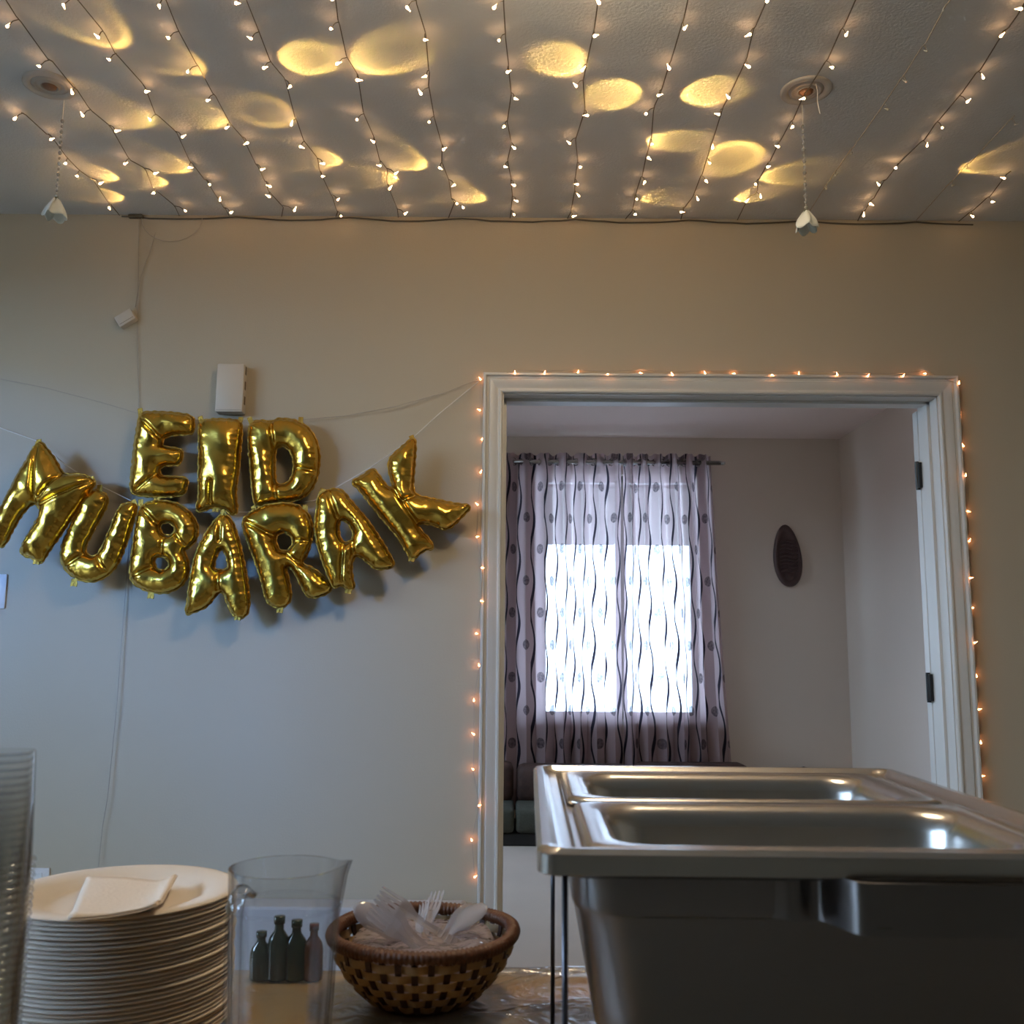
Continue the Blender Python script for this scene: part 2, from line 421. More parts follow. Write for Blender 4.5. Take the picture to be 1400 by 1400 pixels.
def teardrop(r, L):
    prof = [(0.0005, -r), (r * .75, -r * .62), (r, 0), (r * .8, r * .7), (r * .36, L * .62), (0.0006, L)]
    return MB().lathe(prof, 8)
_bulb0 = teardrop(.0036, .0125)
BULB_ME = {}
def bulb(kind, parent, loc, direction, s=1.0):
    if kind not in BULB_ME:
        o = _bulb0.build('bulb', M[kind], parent, smooth=True)
        BULB_ME[kind] = o
    else:
        o = BULB_ME[kind].copy(); COL.objects.link(o); o.parent = parent
    q = Vector(direction).to_track_quat('Z', 'Y')
    o.matrix_local = Matrix.Translation(Vector(loc)) @ q.to_matrix().to_4x4() @ Matrix.Scale(s, 4)
    return o
STRANDS = [
    [(-1.36, 3.09), (-1.32, 2.92), (-1.37, 2.87), (-1.37, 2.79), (-1.35, 2.65), (-1.40, 2.54)],
    [(-1.11, 3.11), (-1.17, 2.98), (-1.12, 2.85), (-1.19, 2.79), (-1.14, 2.60), (-1.20, 2.52), (-1.18, 2.41), (-1.21, 2.29), (-1.21, 2.13)],
    [(-0.96, 3.12), (-0.97, 3.03), (-0.97, 2.92), (-1.00, 2.81), (-0.96, 2.63), (-1.02, 2.54), (-0.98, 2.40), (-1.02, 2.26), (-1.01, 2.17), (-1.04, 2.05)],
    [(-0.74, 3.10), (-0.80, 3.00), (-0.78, 2.93), (-0.78, 2.82), (-0.78, 2.66), (-0.82, 2.58), (-0.83, 2.44), (-0.84, 2.31), (-0.84, 2.17), (-0.82, 2.05)],
    [(-0.59, 3.14), (-0.58, 3.02), (-0.60, 2.86), (-0.58, 2.78), (-0.63, 2.68), (-0.63, 2.56), (-0.59, 2.37), (-0.64, 2.29), (-0.64, 2.17), (-0.64, 2.04)],
    [(-0.37, 3.12), (-0.40, 2.94), (-0.37, 2.84), (-0.41, 2.79), (-0.41, 2.65), (-0.44, 2.53), (-0.41, 2.34), (-0.45, 2.27), (-0.44, 2.13)],
    [(-0.17, 3.07), (-0.19, 3.04), (-0.19, 2.91), (-0.23, 2.80), (-0.21, 2.69), (-0.24, 2.54), (-0.25, 2.40), (-0.23, 2.32), (-0.22, 2.17), (-0.25, 2.05)],
    [(-0.00, 3.12), (0.01, 3.02), (0.00, 2.91), (-0.03, 2.79), (0.00, 2.68), (-0.03, 2.56), (-0.00, 2.42), (-0.02, 2.30), (-0.04, 2.17), (-0.05, 2.05)],
    [(0.20, 3.13), (0.21, 2.98), (0.20, 2.90), (0.20, 2.79), (0.16, 2.65), (0.20, 2.50), (0.16, 2.36), (0.17, 2.29), (0.19, 2.15), (0.19, 2.03)],
    [(0.41, 3.11), (0.40, 3.00), (0.41, 2.88), (0.40, 2.73), (0.40, 2.65), (0.36, 2.49), (0.38, 2.40), (0.39, 2.28), (0.40, 2.12)],
    [(0.56, 3.09), (0.60, 3.00), (0.60, 2.87), (0.59, 2.76), (0.58, 2.67), (0.56, 2.49), (0.57, 2.41), (0.59, 2.27), (0.56, 2.14), (0.57, 2.02)],
    [(0.76, 3.01), (0.80, 2.98), (0.76, 2.89), (0.77, 2.78), (0.77, 2.66), (0.78, 2.55), (0.77, 2.41), (0.80, 2.27), (0.79, 2.14)],
    [(1.18, 3.11), (1.17, 3.02), (1.15, 2.89), (1.16, 2.78), (1.20, 2.65), (1.20, 2.55), (1.21, 2.42), (1.20, 2.31), (1.16, 2.14)],
    [(1.55, 3.11), (1.56, 3.00), (1.52, 2.84)],
]

UNLIT = [[(1290, 14), (1267, 70), (1239, 112), (1214, 150), (1164, 210), (1142, 240), (1130, 258)],
         [(1388, 170), (1322, 230), (1302, 254)]]
ZB = CEIL - .027
rnd = random.Random(3)
def strand(pts, kind, label, group, extend=True):
    pts = sorted(pts, key=lambda q: -q[1])
    x0 = sum(p[0] for p in pts) / len(pts)
    if extend:
        y = pts[-1][1]
        while y > 1.25:
            y -= rnd.uniform(.10, .14); pts.append((x0 + rnd.uniform(-.03, .03), y))
    base = Vector((x0, WY - .02, CEIL))
    t = thing('fairy_light_strand', label, 'string lights', base, group)
    wp = [Vector((x0 + rnd.uniform(-.01, .01), WY - .008, CEIL - .006)) - base]
    for (x, y) in pts:
        # the wire runs a little to one side, the bulb hangs off it on its own short lead
        wx = x0 * .65 + x * .35
        wp.append(Vector((wx, y + .012, CEIL - .005 - rnd.uniform(0, .006))) - base)
        wp.append(Vector((wx, y - .012, CEIL - .008 - rnd.uniform(0, .008))) - base)
    mb = MB().tube(wp, .0016, 4)
    for (x, y) in pts:
        wx = x0 * .65 + x * .35
        mb.tube([Vector((wx, y, CEIL - .009)) - base, Vector(((wx + x) / 2, y, CEIL - .013)) - base, Vector((x, y, ZB)) - base], .0013, 4)
    mb.build('wire', M['wire'] if kind != 'bulb_clear' else M['clear_wire'], t)
    for (x, y) in pts:
        d = (rnd.uniform(-1, 1), rnd.uniform(-.6, 1), rnd.uniform(-.2, .9))
        bulb(kind, t, Vector((x, y, ZB)) - base, d, rnd.uniform(.9, 1.15) if kind != 'bulb_clear' else 1.0)
    return t
for i, s in enumerate(STRANDS):
    if i < 11: lab = '%s lit fairy light strand from the doorway recessed light, towards the gold letters' % nth(11 - i)
    else: lab = ('lit fairy light strand touching the recessed light above the doorway', 'lit fairy light strand between the two unlit strands', 'short lit fairy light strand beyond both unlit strands')[i - 11]
    strand(s, 'bulb_warm', lab, 'lit fairy light strands on the ceiling', extend=len(s) > 6)
for s, lab in zip(UNLIT, ('unlit clear fairy light strand beside the recessed light above the doorway', 'short unlit clear fairy light strand between the last two lit strands')):
    strand([tuple(on_z(px, py, ZB)[:2]) for (px, py) in s], 'bulb_clear', lab, 'unlit fairy light strands', extend=False)
# the lead wire that joins the strands, tacked along the top of the wall
lead = thing('lead_wire', 'dark lead wire of the ceiling lights tacked along the ceiling corner', 'wire', (0, WY, CEIL))
pts = []
n = 60
for i in range(n + 1):
    x = -1.36 + i / n * 2.95
    pts.append(Vector((x, -.006, -.006 - .010 * abs(math.sin((x + 1.36) / .197 * PI / 2)) - rnd.uniform(0, .003))))
MB().tube(pts, .0028, 5).build('wire', M['wire'], lead)
MB().box((-1.335, -.016, -.016), (-1.285, 0, -.004), .003).build('connector', M['wire'], lead)
# loop of cord hanging under the corner
pts = [Vector((-1.29, -.008, -.012))]
for i in range(13):
    a = PI * i / 12
    pts.append(Vector((-1.185 - .105 * math.cos(a), -.008, -.015 - .085 * math.sin(a))))
tagged = MB().tube(pts, .0015, 4).build('cord_loop', M['clear_wire'], lead)

# light that the LED lenses throw onto the ceiling as rings and crescents: a photometric profile with a bright ring
def ring_profile():
    va = [0, 4, 8, 12, 16, 20, 24, 28, 31, 34, 38, 90]
    cd = [300, 330, 420, 330, 260, 420, 1000, 900, 420, 120, 0, 0]
    t = bpy.data.texts.new('bulb_ring_profile')
    t.write('IESNA:LM-63-1995\nTILT=NONE\n1 1000 1 %d 1 1 2 0 0 0\n1 1 1\n%s\n0\n%s\n' % (len(va), ' '.join(map(str, va)), ' '.join(map(str, cd))))
    return t
RING = ring_profile()
def lens_light(px, py, dx, dy, depth, half, power):
    """a bulb's own beam: from a point below the ceiling at an offset, aimed at a spot on the ceiling"""
    tgt = on_z(px, py, CEIL)
    src = tgt + Vector((dx, dy, -depth))
    d = bpy.data.lights.new('bulb_beam', 'POINT')
    d.energy = power * 0.15; d.color = (1.0, 0.55, 0.13); d.shadow_soft_size = .003
    d.use_nodes = True
    N = d.node_tree.nodes; L = d.node_tree.links
    em = [q for q in N if q.type == 'EMISSION'][0]
    ies = N.new('ShaderNodeTexIES'); ies.mode = 'INTERNAL'; ies.ies = RING; ies.inputs['Strength'].default_value = 1.0
    L.new(ies.outputs[0], em.inputs['Strength'])
    o = bpy.data.objects.new('bulb_beam', d); COL.objects.link(o)
    o.location = src
    o.rotation_euler = (tgt - src).to_track_quat('-Z', 'Y').to_euler()
for b in [(415, 82, -.05, .02, .10, .62, .16), (515, 82, -.07, .05, .09, .60, .16), (165, 156, .12, .06, .06, .42, .12), (265, 156, .12, .06, .06, .42, .12),
          (225, 224, .10, .05, .05, .42, .10), (196, 246, .10, .03, .05, .42, .09), (140, 240, .06, .03, .05, .5, .10), (150, 268, .06, .02, .04, .5, .08),
          (135, 40, .05, .10, .08, .45, .10), (232, 80, .10, .08, .05, .40, .08), (555, 220, .08, .06, .05, .5, .12), (520, 243, .08, .0, .04, .45, .10),
          (435, 217, .10, .02, .05, .45, .10), (640, 268, .08, .04, .05, .5, .10), (770, 86, .04, .03, .10, .62, .16), (845, 128, .05, -.02, .10, .62, .18),
          (962, 128, -.05, .02, .09, .6, .16), (905, 192, -.06, .0, .05, .6, .14), (1005, 212, .02, -.06, .14, .5, .20), (1065, 240, -.08, .02, .06, .5, .10),
          (1360, 222, -.12, .06, .05, .42, .10), (915, 268, -.12, .04, .04, .42, .08), (370, 156, .05, .04, .12, .4, .06), (1020, 270, -.04, .03, .04, .5, .08)]:
    lens_light(*b)

# ================================================================== fairy lights round the doorway
DOORPX = [(649, 1199), (645, 1149), (655, 1100), (647, 1052), (648, 1004), (648, 958), (655, 910), (651, 866), (658, 822), (659, 777), (652, 734), (653, 690),
          (657, 646), (659, 601), (656, 561), (657, 519), (704, 513), (744, 513), (790, 510), (830, 514), (875, 510), (918, 515), (964, 511), (1004, 511),
          (1053, 515), (1092, 512), (1142, 515), (1183, 517), (1231, 517), (1265, 511), (1307, 527), (1312, 567), (1317, 610), (1316, 652), (1323, 699),
          (1325, 740), (1322, 791), (1330, 831), (1328, 879), (1335, 925), (1338, 970), (1341, 1016), (1342, 1061), (1345, 1107), (1347, 1152), (1351, 1200)]
ds = thing('doorway_fairy_lights', 'orange fairy light string taped around the white doorway frame', 'string lights', (0.7, WY, 0))
wp = []
for (px, py) in DOORPX:
    p = on_y(px, py, WY - .012) - Vector((.7, WY, 0))
    # where the bulb sits against the casing it lies just in front of it
    wx = p.x + .7
    side = (OPL - .066 < wx < OPR + .066) and p.z < OPT + .066
    yy = -.034 if side else -.013
    p.y = yy
    wp.append(Vector((p.x, yy + .006, p.z + (.012 if 660 < px < 1300 else 0))))
    bulb('bulb_orange', ds, p, (rnd.uniform(-.6, .6), -.3, rnd.uniform(-.3, 1)), .80)
MB().tube(wp, .0014, 4).build('wire', M['clear_wire'], ds)

# ================================================================== recessed lights and flower pendants
M['trim_ring'] = mat('ceiling_light_trim', (0.50, 0.46, 0.41), 0.5)
M['baffle'] = mat('ceiling_light_baffle', (0.42, 0.38, 0.33), 0.5)
M['socket'] = mat('lamp_socket', (0.20, 0.10, 0.05), 0.5)
M['petal'] = mat('white_petal', (0.86, 0.88, 0.80), 0.6, noise=(40, 0.05))
M['calyx'] = mat('green_calyx', (0.08, 0.10, 0.03), 0.6)
M['bead'] = mat('crystal_bead', (0.75, 0.74, 0.72), 0.08, 0.6)
def recessed(c, label):
    t = thing('recessed_light', label, 'ceiling light', (c.x, c.y, CEIL))
    MB().lathe([(.067, 0), (.067, -.004), (.062, -.007), (.052, -.007), (.048, -.004), (.046, -.002)], 40).build('trim_ring', M['trim_ring'], t, True)
    MB().lathe([(.047, -.001), (.040, -.006), (.036, -.006), (.034, -.003), (.026, -.003), (.024, -.007), (.021, -.007), (.019, -.001)], 36).build('baffle', M['baffle'], t, True)
    MB().lathe([(.019, -.0015), (.017, -.008), (.010, -.010), (.0005, -.010)], 24).build('lamp_socket', M['socket'], t, True)
def pendant(top, zflower, label, h=.055, nb=15):
    t = thing('flower_pendant', label, 'ornament', top)
    L = top.z - zflower - h
    MB().tube([(0, 0, 0), (0, 0, -L)], .0009, 4).build('thread', M['cord'], t)
    b0 = None
    for i in range(nb):
        z = -L * (.20 + .80 * (i + .5) / nb)
        s = 1.0 if i % 2 == 0 else .75
        if b0 is None:
            prof = [(.0004, .0065), (.0034, .0045), (.0056, 0), (.0034, -.0045), (.0004, -.0065)]
            b0 = MB().lathe(prof, 6).build('bead', M['bead'], t)
            b = b0
        else:
            b = b0.copy(); COL.objects.link(b); b.parent = t
        b.location = (0, 0, z); b.scale = (s, s, s)
    MB().lathe([(.0005, -L + .004), (.006, -L + .002), (.009, -L - .006), (.012, -L - .016)], 10, wob=lambda a, j: 1 + (.25 * math.cos(5 * a) if j == 3 else 0)).build('calyx', M['calyx'], t, True)
    for k in range(5):
        a0 = 2 * PI * k / 5 + .3
        loops = []
        for iz in range(7):
            u = iz / 6
            r = .007 + .021 * math.sin(min(1, u * 1.05) * PI * .5) + .003 * (k % 2)
            half = math.radians(50) * (1 - .25 * u * u)
            lp = []
            for ia in range(9):
                q = ia / 8 * 2 - 1
                a = a0 + q * half
                zz = -L - .004 - u * (h - .004) * (1 - .16 * q * q * u) - .003 * math.sin(3 * q + k)
                rr = r + .003 * u * math.cos(q * 4 + k)
                lp.append(Vector((rr * math.cos(a), rr * math.sin(a), zz)))
            loops.append(lp)
        o = MB().loft(loops, closed=False).build('petal', M['petal'], t, True)
        so = o.modifiers.new('thick', 'SOLIDIFY'); so.thickness = .0012
for (px, py, bx, by, fx, fy, lab, lab2) in ((68, 116, 82, 135, 75, 298, 'round recessed ceiling light near the lit strand over the gold letters', 'white rosebud hanging on a bead thread above the tilted white box'),
                                     (1102, 123, 1098, 140, 1103, 315, 'round recessed ceiling light above the doorway', 'white rosebud hanging on a bead thread above the doorway')):
    c = on_z(px, py, CEIL)
    recessed(c, lab)
    top = on_z(bx, by, CEIL)
    f = on_y(fx, fy, top.y)
    top.x = f.x
    pendant(top, f.z, lab2)
# loose end of wire hanging from the right recessed light
p = on_z(1115, 112, CEIL)
tag(MB().tube([p + Vector((0, 0, -.001)), p + Vector((.004, 0, -.03)), p + Vector((.003, .0, -.06)), p + Vector((.008, 0, -.09))], .0012, 4).build('hanging_thread', M['cord']),
    'loose pale thread dangling from the recessed light above the doorway', 'thread')

# ================================================================== gold foil letter balloons
M['gold'] = mat('gold_foil', (0.68, 0.43, 0.072), 0.21, 1.0, noise=(9, 0.10), bump=(26, 0.16))
M['gold_seam'] = mat('gold_foil_seam', (0.40, 0.24, 0.045), 0.34, 1.0, noise=(60, 0.2), bump=(120, 0.5))

def chaikin(p, it=2):
    p = [np.array(q, float) for q in p]
    for _ in range(it):
        q = []
        for i in range(len(p)):
            a, b = p[i], p[(i + 1) % len(p)]
            q += [a * .78 + b * .22, a * .22 + b * .78]
        p = q
    return p

def resample(p, step):
    p = np.array(p); q = np.vstack([p, p[:1]])
    s = np.r_[0, np.cumsum(np.linalg.norm(np.diff(q, axis=0), axis=1))]
    n = max(8, int(s[-1] / step)); t = np.arange(n) * s[-1] / n
    return np.c_[np.interp(t, s, q[:, 0]), np.interp(t, s, q[:, 1])]

def inside(P, loops):
    r = np.zeros(len(P), bool)
    for lp in loops:
        a = lp; b = np.roll(lp, -1, axis=0)
        for (x0, y0), (x1, y1) in zip(a, b):
            c = (y0 > P[:, 1]) != (y1 > P[:, 1])
            with np.errstate(divide='ignore', invalid='ignore'):
                xi = (x1 - x0) * (P[:, 1] - y0) / (y1 - y0) + x0
            r ^= c & (P[:, 0] < xi)
    return r

def nearest(P, loops):
    best = np.full(len(P), 1e9); sarc = np.zeros(len(P)); off = 0
    for lp in loops:
        b = np.roll(lp, -1, axis=0); L = np.linalg.norm(b - lp, axis=1); acc = off
        for i in range(len(lp)):
            d = b[i] - lp[i]; t = np.clip(((P - lp[i]) @ d) / max(1e-12, d @ d), 0, 1)
            dist = np.linalg.norm(P - (lp[i] + t[:, None] * d), axis=1)
            m = dist < best
            best[m] = dist[m]; sarc[m] = acc + t[m] * L[i]; acc += L[i]
        off = acc + .37
    return best, sarc

def balloon(letter, crop, outer, holes, label, depth, tabs, tail, k_h=1.0, tilt=0.0):
    ox, oy = crop
    def wp(q):
        p = on_y(ox + q[0] / 4, oy + q[1] / 4, WY - depth)
        return (p.x, p.z)
    lo = [np.array([wp(q) for q in outer])] + [np.array([wp(q) for q in h]) for h in holes]
    c = (lo[0].max(0) + lo[0].min(0)) / 2
    loops = [resample(chaikin(l - c, 2), .0055) for l in lo]
    # pressure membrane on a grid gives the inflated shape
    g = .004
    mn = loops[0].min(0) - g * 2; mx = loops[0].max(0) + g * 2
    nx, ny = (np.ceil((mx - mn) / g)).astype(int) + 1
    X, Y = np.meshgrid(mn[0] + np.arange(nx) * g, mn[1] + np.arange(ny) * g, indexing='ij')
    mask = inside(np.c_[X.ravel(), Y.ravel()], loops).reshape(nx, ny)
    U = np.zeros((nx, ny))
    for _ in range(260):
        A = np.zeros_like(U)
        A[1:-1, 1:-1] = (U[2:, 1:-1] + U[:-2, 1:-1] + U[1:-1, 2:] + U[1:-1, :-2]) / 4 + g * g / 4
        U = np.where(mask, A, 0)
    # interior points
    st = .0052
    gx, gy = np.meshgrid(np.arange(mn[0], mx[0], st), np.arange(mn[1], mx[1], st * .866), indexing='ij')
    gx = gx + (np.arange(gx.shape[1]) % 2)[None, :] * st / 2
    P = np.c_[gx.ravel(), gy.ravel()]
    P = P[inside(P, loops)]
    dn, _ = nearest(P, loops)
    P = P[dn > .0028]
    allp = np.vstack(loops + [P]); edges = []; n0 = 0
    for l in loops:
        edges += [(n0 + i, n0 + (i + 1) % len(l)) for i in range(len(l))]; n0 += len(l)
    res = delaunay_2d_cdt([Vector(q) for q in allp], edges, [], 0, 1e-6)
    V = np.array([tuple(q) for q in res[0]]); T = np.array(res[2])
    T = T[inside(V[T].mean(1), loops)]
    dn, sa = nearest(V, loops)
    fi = (V - mn) / g; i0 = np.clip(fi.astype(int), 0, [nx - 2, ny - 2]); fr = fi - i0
    u = (U[i0[:, 0], i0[:, 1]] * (1 - fr[:, 0]) * (1 - fr[:, 1]) + U[i0[:, 0] + 1, i0[:, 1]] * fr[:, 0] * (1 - fr[:, 1]) +
         U[i0[:, 0], i0[:, 1] + 1] * (1 - fr[:, 0]) * fr[:, 1] + U[i0[:, 0] + 1, i0[:, 1] + 1] * fr[:, 0] * fr[:, 1])
    h = np.sqrt(np.maximum(0, 2.0 * u)) * 1.02 * k_h
    R = np.percentile(dn, 93)
    dd = np.minimum(dn, R)
    tube = np.sqrt(np.maximum(0, dd * (2 * R - dd))) * .92 + .10 * np.maximum(0, dn - R)
    h = .62 * np.minimum(tube, h * 1.15) + .38 * np.minimum(h, R * 1.05)
    sd = sum(map(ord, letter)) * .37
    wr = .5 + .5 * np.sin(2 * PI * sa / .021 + 1.7 * np.sin(sa * 23 + sd))
    wr2 = .5 + .5 * np.sin(2 * PI * sa / .047 + sd)
    h = h * (1 - .42 * wr * np.exp(-dn / .008) - .13 * wr2 * np.exp(-dn / .019))
    h = h + .0016 * np.sin(V[:, 0] * 70 + V[:, 1] * 45 + sd) * np.clip(dn / .01, 0, 1)
    for (p, q) in CREASE.get(letter, []):      # folds pressed into the foil
        a = np.array(wp(p)) - c; b = np.array(wp(q)) - c; e = b - a
        tt = np.clip(((V - a) @ e) / (e @ e), 0, 1)
        ds = np.linalg.norm(V - (a + tt[:, None] * e), axis=1)
        h = h * (1 - .45 * np.exp(-(ds / .0065) ** 2))
    h[dn < 1e-5] = 0
    h = np.maximum(h, 0)
    n = len(V); verts = []; faces = []
    for (x, z), q in zip(V, h): verts.append((x, -q, z))
    back = {}
    for i in range(n):
        if dn[i] < 1e-5: back[i] = i
        else: back[i] = len(verts); verts.append((V[i][0], h[i] * .8, V[i][1]))
    for a, b, d in T:
        faces.append((a, b, d)); faces.append((back[a], back[d], back[b]))
    t = thing('letter_balloon', label, 'balloon', (c[0], WY - depth, c[1]), 'gold foil letter balloons')
    t.rotation_euler.x = tilt
    obj('foil_body', verts, faces, M['gold'], t, smooth=True)
    # flat welded seam round the outline
    sv = []; sf = []
    for li, l in enumerate(loops):
        m = len(l); tn = np.roll(l, -1, 0) - np.roll(l, 1, 0); tn /= np.linalg.norm(tn, axis=1)[:, None]
        area = .5 * np.sum(l[:, 0] * np.roll(l[:, 1], -1) - np.roll(l[:, 0], -1) * l[:, 1])
        nr = np.c_[tn[:, 1], -tn[:, 0]] * (1 if area > 0 else -1)
        if li > 0: nr = -nr
        b0 = len(sv)
        for i in range(m):
            wv = .0018 * math.sin(i * 1.9 + sd) + .001 * math.sin(i * .7)
            w = .0042 + .0012 * math.sin(i * 1.3 + sd)
            a = l[i] - nr[i] * .0015; o_ = l[i] + nr[i] * w
            sv += [(a[0], 0, a[1]), (o_[0], wv, o_[1])]
        for i in range(m):
            k = (i + 1) % m
            sf.append((b0 + 2 * i, b0 + 2 * i + 1, b0 + 2 * k + 1, b0 + 2 * k))
    so = obj('seam', sv, sf, M['gold_seam'], t, smooth=True)
    md = so.modifiers.new('thick', 'SOLIDIFY'); md.thickness = .0006
    # hanging tabs and the filling tail
    for q in tabs:
        p = np.array(wp(q)) - c
        tb = MB().box((-.008, -.001, -.010), (.008, .001, .012))
        o = tb.build('hanging_tab', M['gold_seam'], t, loc=(p[0], 0, p[1])); o.rotation_euler.y = random.uniform(-.5, .5)
    if tail is not None:
        p = np.array(wp(tail)) - c
        tb = MB().loft([[Vector((-.008, y, .012)), Vector((.008, y * .5, .012)), Vector((.011, y, -.004)), Vector((.009, y * 2, -.014)), Vector((-.004, y, -.011)), Vector((-.011, y, -.013))] for y in (-.0015, .0015)], True, True)
        tb.build('filling_tail', M['gold_seam'], t, loc=(p[0], 0, p[1]))
    return t

C1, C2 = (0, 540), (320, 540)
CREASE = {'M': [((214, 285), (206, 600)), ((505, 475), (215, 612)), ((345, 440), (235, 560))], 'A': [((1216, 655), (1212, 800)), ((1200, 965), (1200, 1078))],
          'A2': [((516, 528), (568, 670)), ((650, 815), (660, 880)), ((600, 815), (590, 1034))], 'K': [((868, 505), (1000, 700)), ((930, 580), (990, 555))],
          'D': [((208, 150), (224, 290)), ((228, 490), (236, 590)), ((325, 400), (465, 420))], 'R': [((55, 690), (228, 775)), ((285, 862), (365, 922)), ((325, 800), (425, 800))],
          'E': [((775, 130), (885, 238)), ((735, 540), (872, 432))], 'B': [((770, 610), (872, 710)), ((905, 780), (885, 875)), ((955, 740), (1030, 840)), ((715, 1000), (846, 940))],
          'I': [((1170, 480), (1160, 612))], 'U': [((470, 870), (350, 950)), ((540, 880), (600, 985))]}
LET = {}
LET['E'] = (C1, [(765, 95), (850, 92), (960, 98), (1062, 115), (1062, 200), (1040, 216), (930, 220), (893, 240), (884, 280), (910, 284), (1000, 296), (998, 350), (980, 386), (895, 386), (872, 402), (874, 432), (895, 446), (1030, 450), (1024, 500), (1005, 552), (860, 560), (735, 548), (712, 518), (722, 400), (740, 240), (758, 140)], [])
LET['I'] = (C1, [(1092, 142), (1180, 130), (1300, 137), (1326, 158), (1314, 330), (1300, 450), (1288, 540), (1302, 640), (1268, 662), (1238, 628), (1160, 614), (1100, 640), (1070, 636), (1090, 550), (1086, 440), (1090, 300), (1087, 190)], [])
LET['D'] = (C2, [(85, 152), (140, 138), (208, 148), (240, 128), (330, 135), (400, 170), (450, 240), (470, 330), (460, 440), (425, 520), (370, 570), (300, 585), (235, 590), (180, 600), (118, 612), (105, 560), (90, 400), (78, 250)],
            [[(225, 292), (265, 275), (305, 300), (328, 360), (325, 430), (300, 478), (260, 490), (228, 488), (222, 400)]])
LET['M'] = (C1, [(212, 250), (232, 262), (262, 300), (305, 355), (345, 438), (430, 428), (500, 452), (524, 480), (500, 515), (440, 605), (380, 695), (320, 785), (262, 862), (238, 910), (212, 920), (180, 892), (130, 880), (108, 850), (150, 770), (200, 690), (226, 640), (208, 605), (182, 590), (130, 640), (80, 720), (40, 800), (15, 835), (-20, 820), (-60, 782), (-30, 680), (20, 590), (90, 450), (150, 350), (192, 275)], [])
LET['U'] = (C1, [(460, 550), (525, 512), (585, 545), (592, 590), (560, 655), (510, 745), (470, 820), (468, 862), (500, 886), (532, 874), (562, 828), (600, 740), (635, 650), (662, 602), (700, 588), (745, 590), (750, 620), (722, 720), (692, 812), (650, 920), (590, 990), (510, 1025), (420, 1010), (350, 950), (330, 880), (345, 800), (385, 720), (430, 620)], [])
LET['B'] = (C1, [(785, 592), (880, 575), (970, 590), (1040, 640), (1085, 710), (1080, 790), (1035, 832), (1002, 850), (1030, 900), (1036, 980), (990, 1050), (910, 1085), (820, 1080), (740, 1040), (708, 1000), (720, 880), (740, 740), (755, 640)],
            [[(875, 708), (910, 692), (955, 712), (957, 756), (912, 775), (876, 750)], [(845, 892), (880, 877), (925, 905), (925, 943), (885, 965), (846, 940)]])
LET['A'] = (C1, [(1220, 645), (1270, 680), (1310, 800), (1338, 930), (1352, 1010), (1366, 1130), (1355, 1200), (1318, 1224), (1268, 1200), (1240, 1130), (1222, 1076), (1190, 1082), (1170, 1110), (1130, 1160), (1060, 1188), (1012, 1206), (1025, 1130), (1040, 1020), (1060, 900), (1110, 780), (1170, 690)],
            [[(1208, 836), (1238, 868), (1254, 948), (1210, 960), (1166, 950), (1184, 880)]])
LET['R'] = (C2, [(90, 640), (160, 605), (260, 590), (350, 600), (410, 650), (432, 720), (425, 800), (398, 880), (366, 922), (420, 940), (480, 980), (538, 1042), (520, 1082), (440, 1112), (398, 1100), (370, 1050), (338, 980), (300, 935), (280, 940), (302, 1020), (317, 1110), (280, 1160), (230, 1166), (175, 1130), (158, 1040), (120, 920), (80, 820), (38, 692)],
            [[(225, 772), (265, 746), (310, 765), (326, 810), (300, 850), (255, 855), (235, 830)]])
LET['A2'] = (C2, [(460, 548), (520, 515), (590, 515), (640, 580), (720, 670), (790, 770), (845, 860), (886, 940), (780, 956), (740, 925), (690, 882), (658, 880), (640, 940), (650, 1010), (660, 1055), (625, 1070), (590, 1034), (545, 1060), (520, 1000), (480, 900), (452, 800), (440, 700), (455, 610)],
             [[(575, 682), (618, 690), (655, 750), (645, 800), (602, 810), (572, 770)]])
LET['K'] = (C2, [(635, 475), (710, 440), (760, 396), (800, 450), (846, 512), (872, 502), (846, 420), (845, 350), (900, 300), (978, 232), (996, 258), (986, 400), (976, 510), (1000, 553), (1100, 570), (1200, 594), (1304, 604), (1262, 650), (1192, 722), (1150, 738), (1080, 706), (1000, 702), (1022, 742), (1070, 790), (1097, 842), (1040, 846), (980, 902), (948, 870), (900, 780), (820, 690), (740, 590), (680, 512)], [])
DEP = {'E': .060, 'I': .064, 'D': .060, 'M': .098, 'A2': .098, 'A': .092}
INFO = {'E': ('gold foil letter E balloon starting the top word', [(768, 92)], (860, 556)),
        'I': ('gold foil letter I balloon under the white chime box', [(1100, 135), (1315, 140)], (1180, 618)),
        'D': ('gold foil letter D balloon ending the top word', [(90, 140), (365, 140)], (150, 600)),
        'M': ('gold foil letter M balloon starting the lower word', [(214, 262), (508, 466)], (200, 905)),
        'U': ('gold foil letter U balloon between the M and the B', [(545, 512), (735, 592)], (405, 1025)),
        'B': ('gold foil letter B balloon between the U and an A', [(770, 590)], (825, 1092)),
        'A': ('gold foil letter A balloon between the B and the R', [(1222, 648)], (1300, 1210)),
        'R': ('gold foil letter R balloon between the two A balloons', [(110, 625), (390, 620)], (250, 1170)),
        'A2': ('gold foil letter A balloon between the R and the K', [(480, 530)], (625, 1065)),
        'K': ('gold foil letter K balloon ending the lower word beside the doorway', [(975, 240)], (970, 890))}
for q in ('E', 'I', 'D', 'M', 'U', 'B', 'A', 'R', 'A2', 'K'):
    crop, outer, holes = LET[q]
    lab, tabs, tail = INFO[q]
    balloon(q, crop, outer, holes, lab, DEP.get(q, .082), tabs, tail)

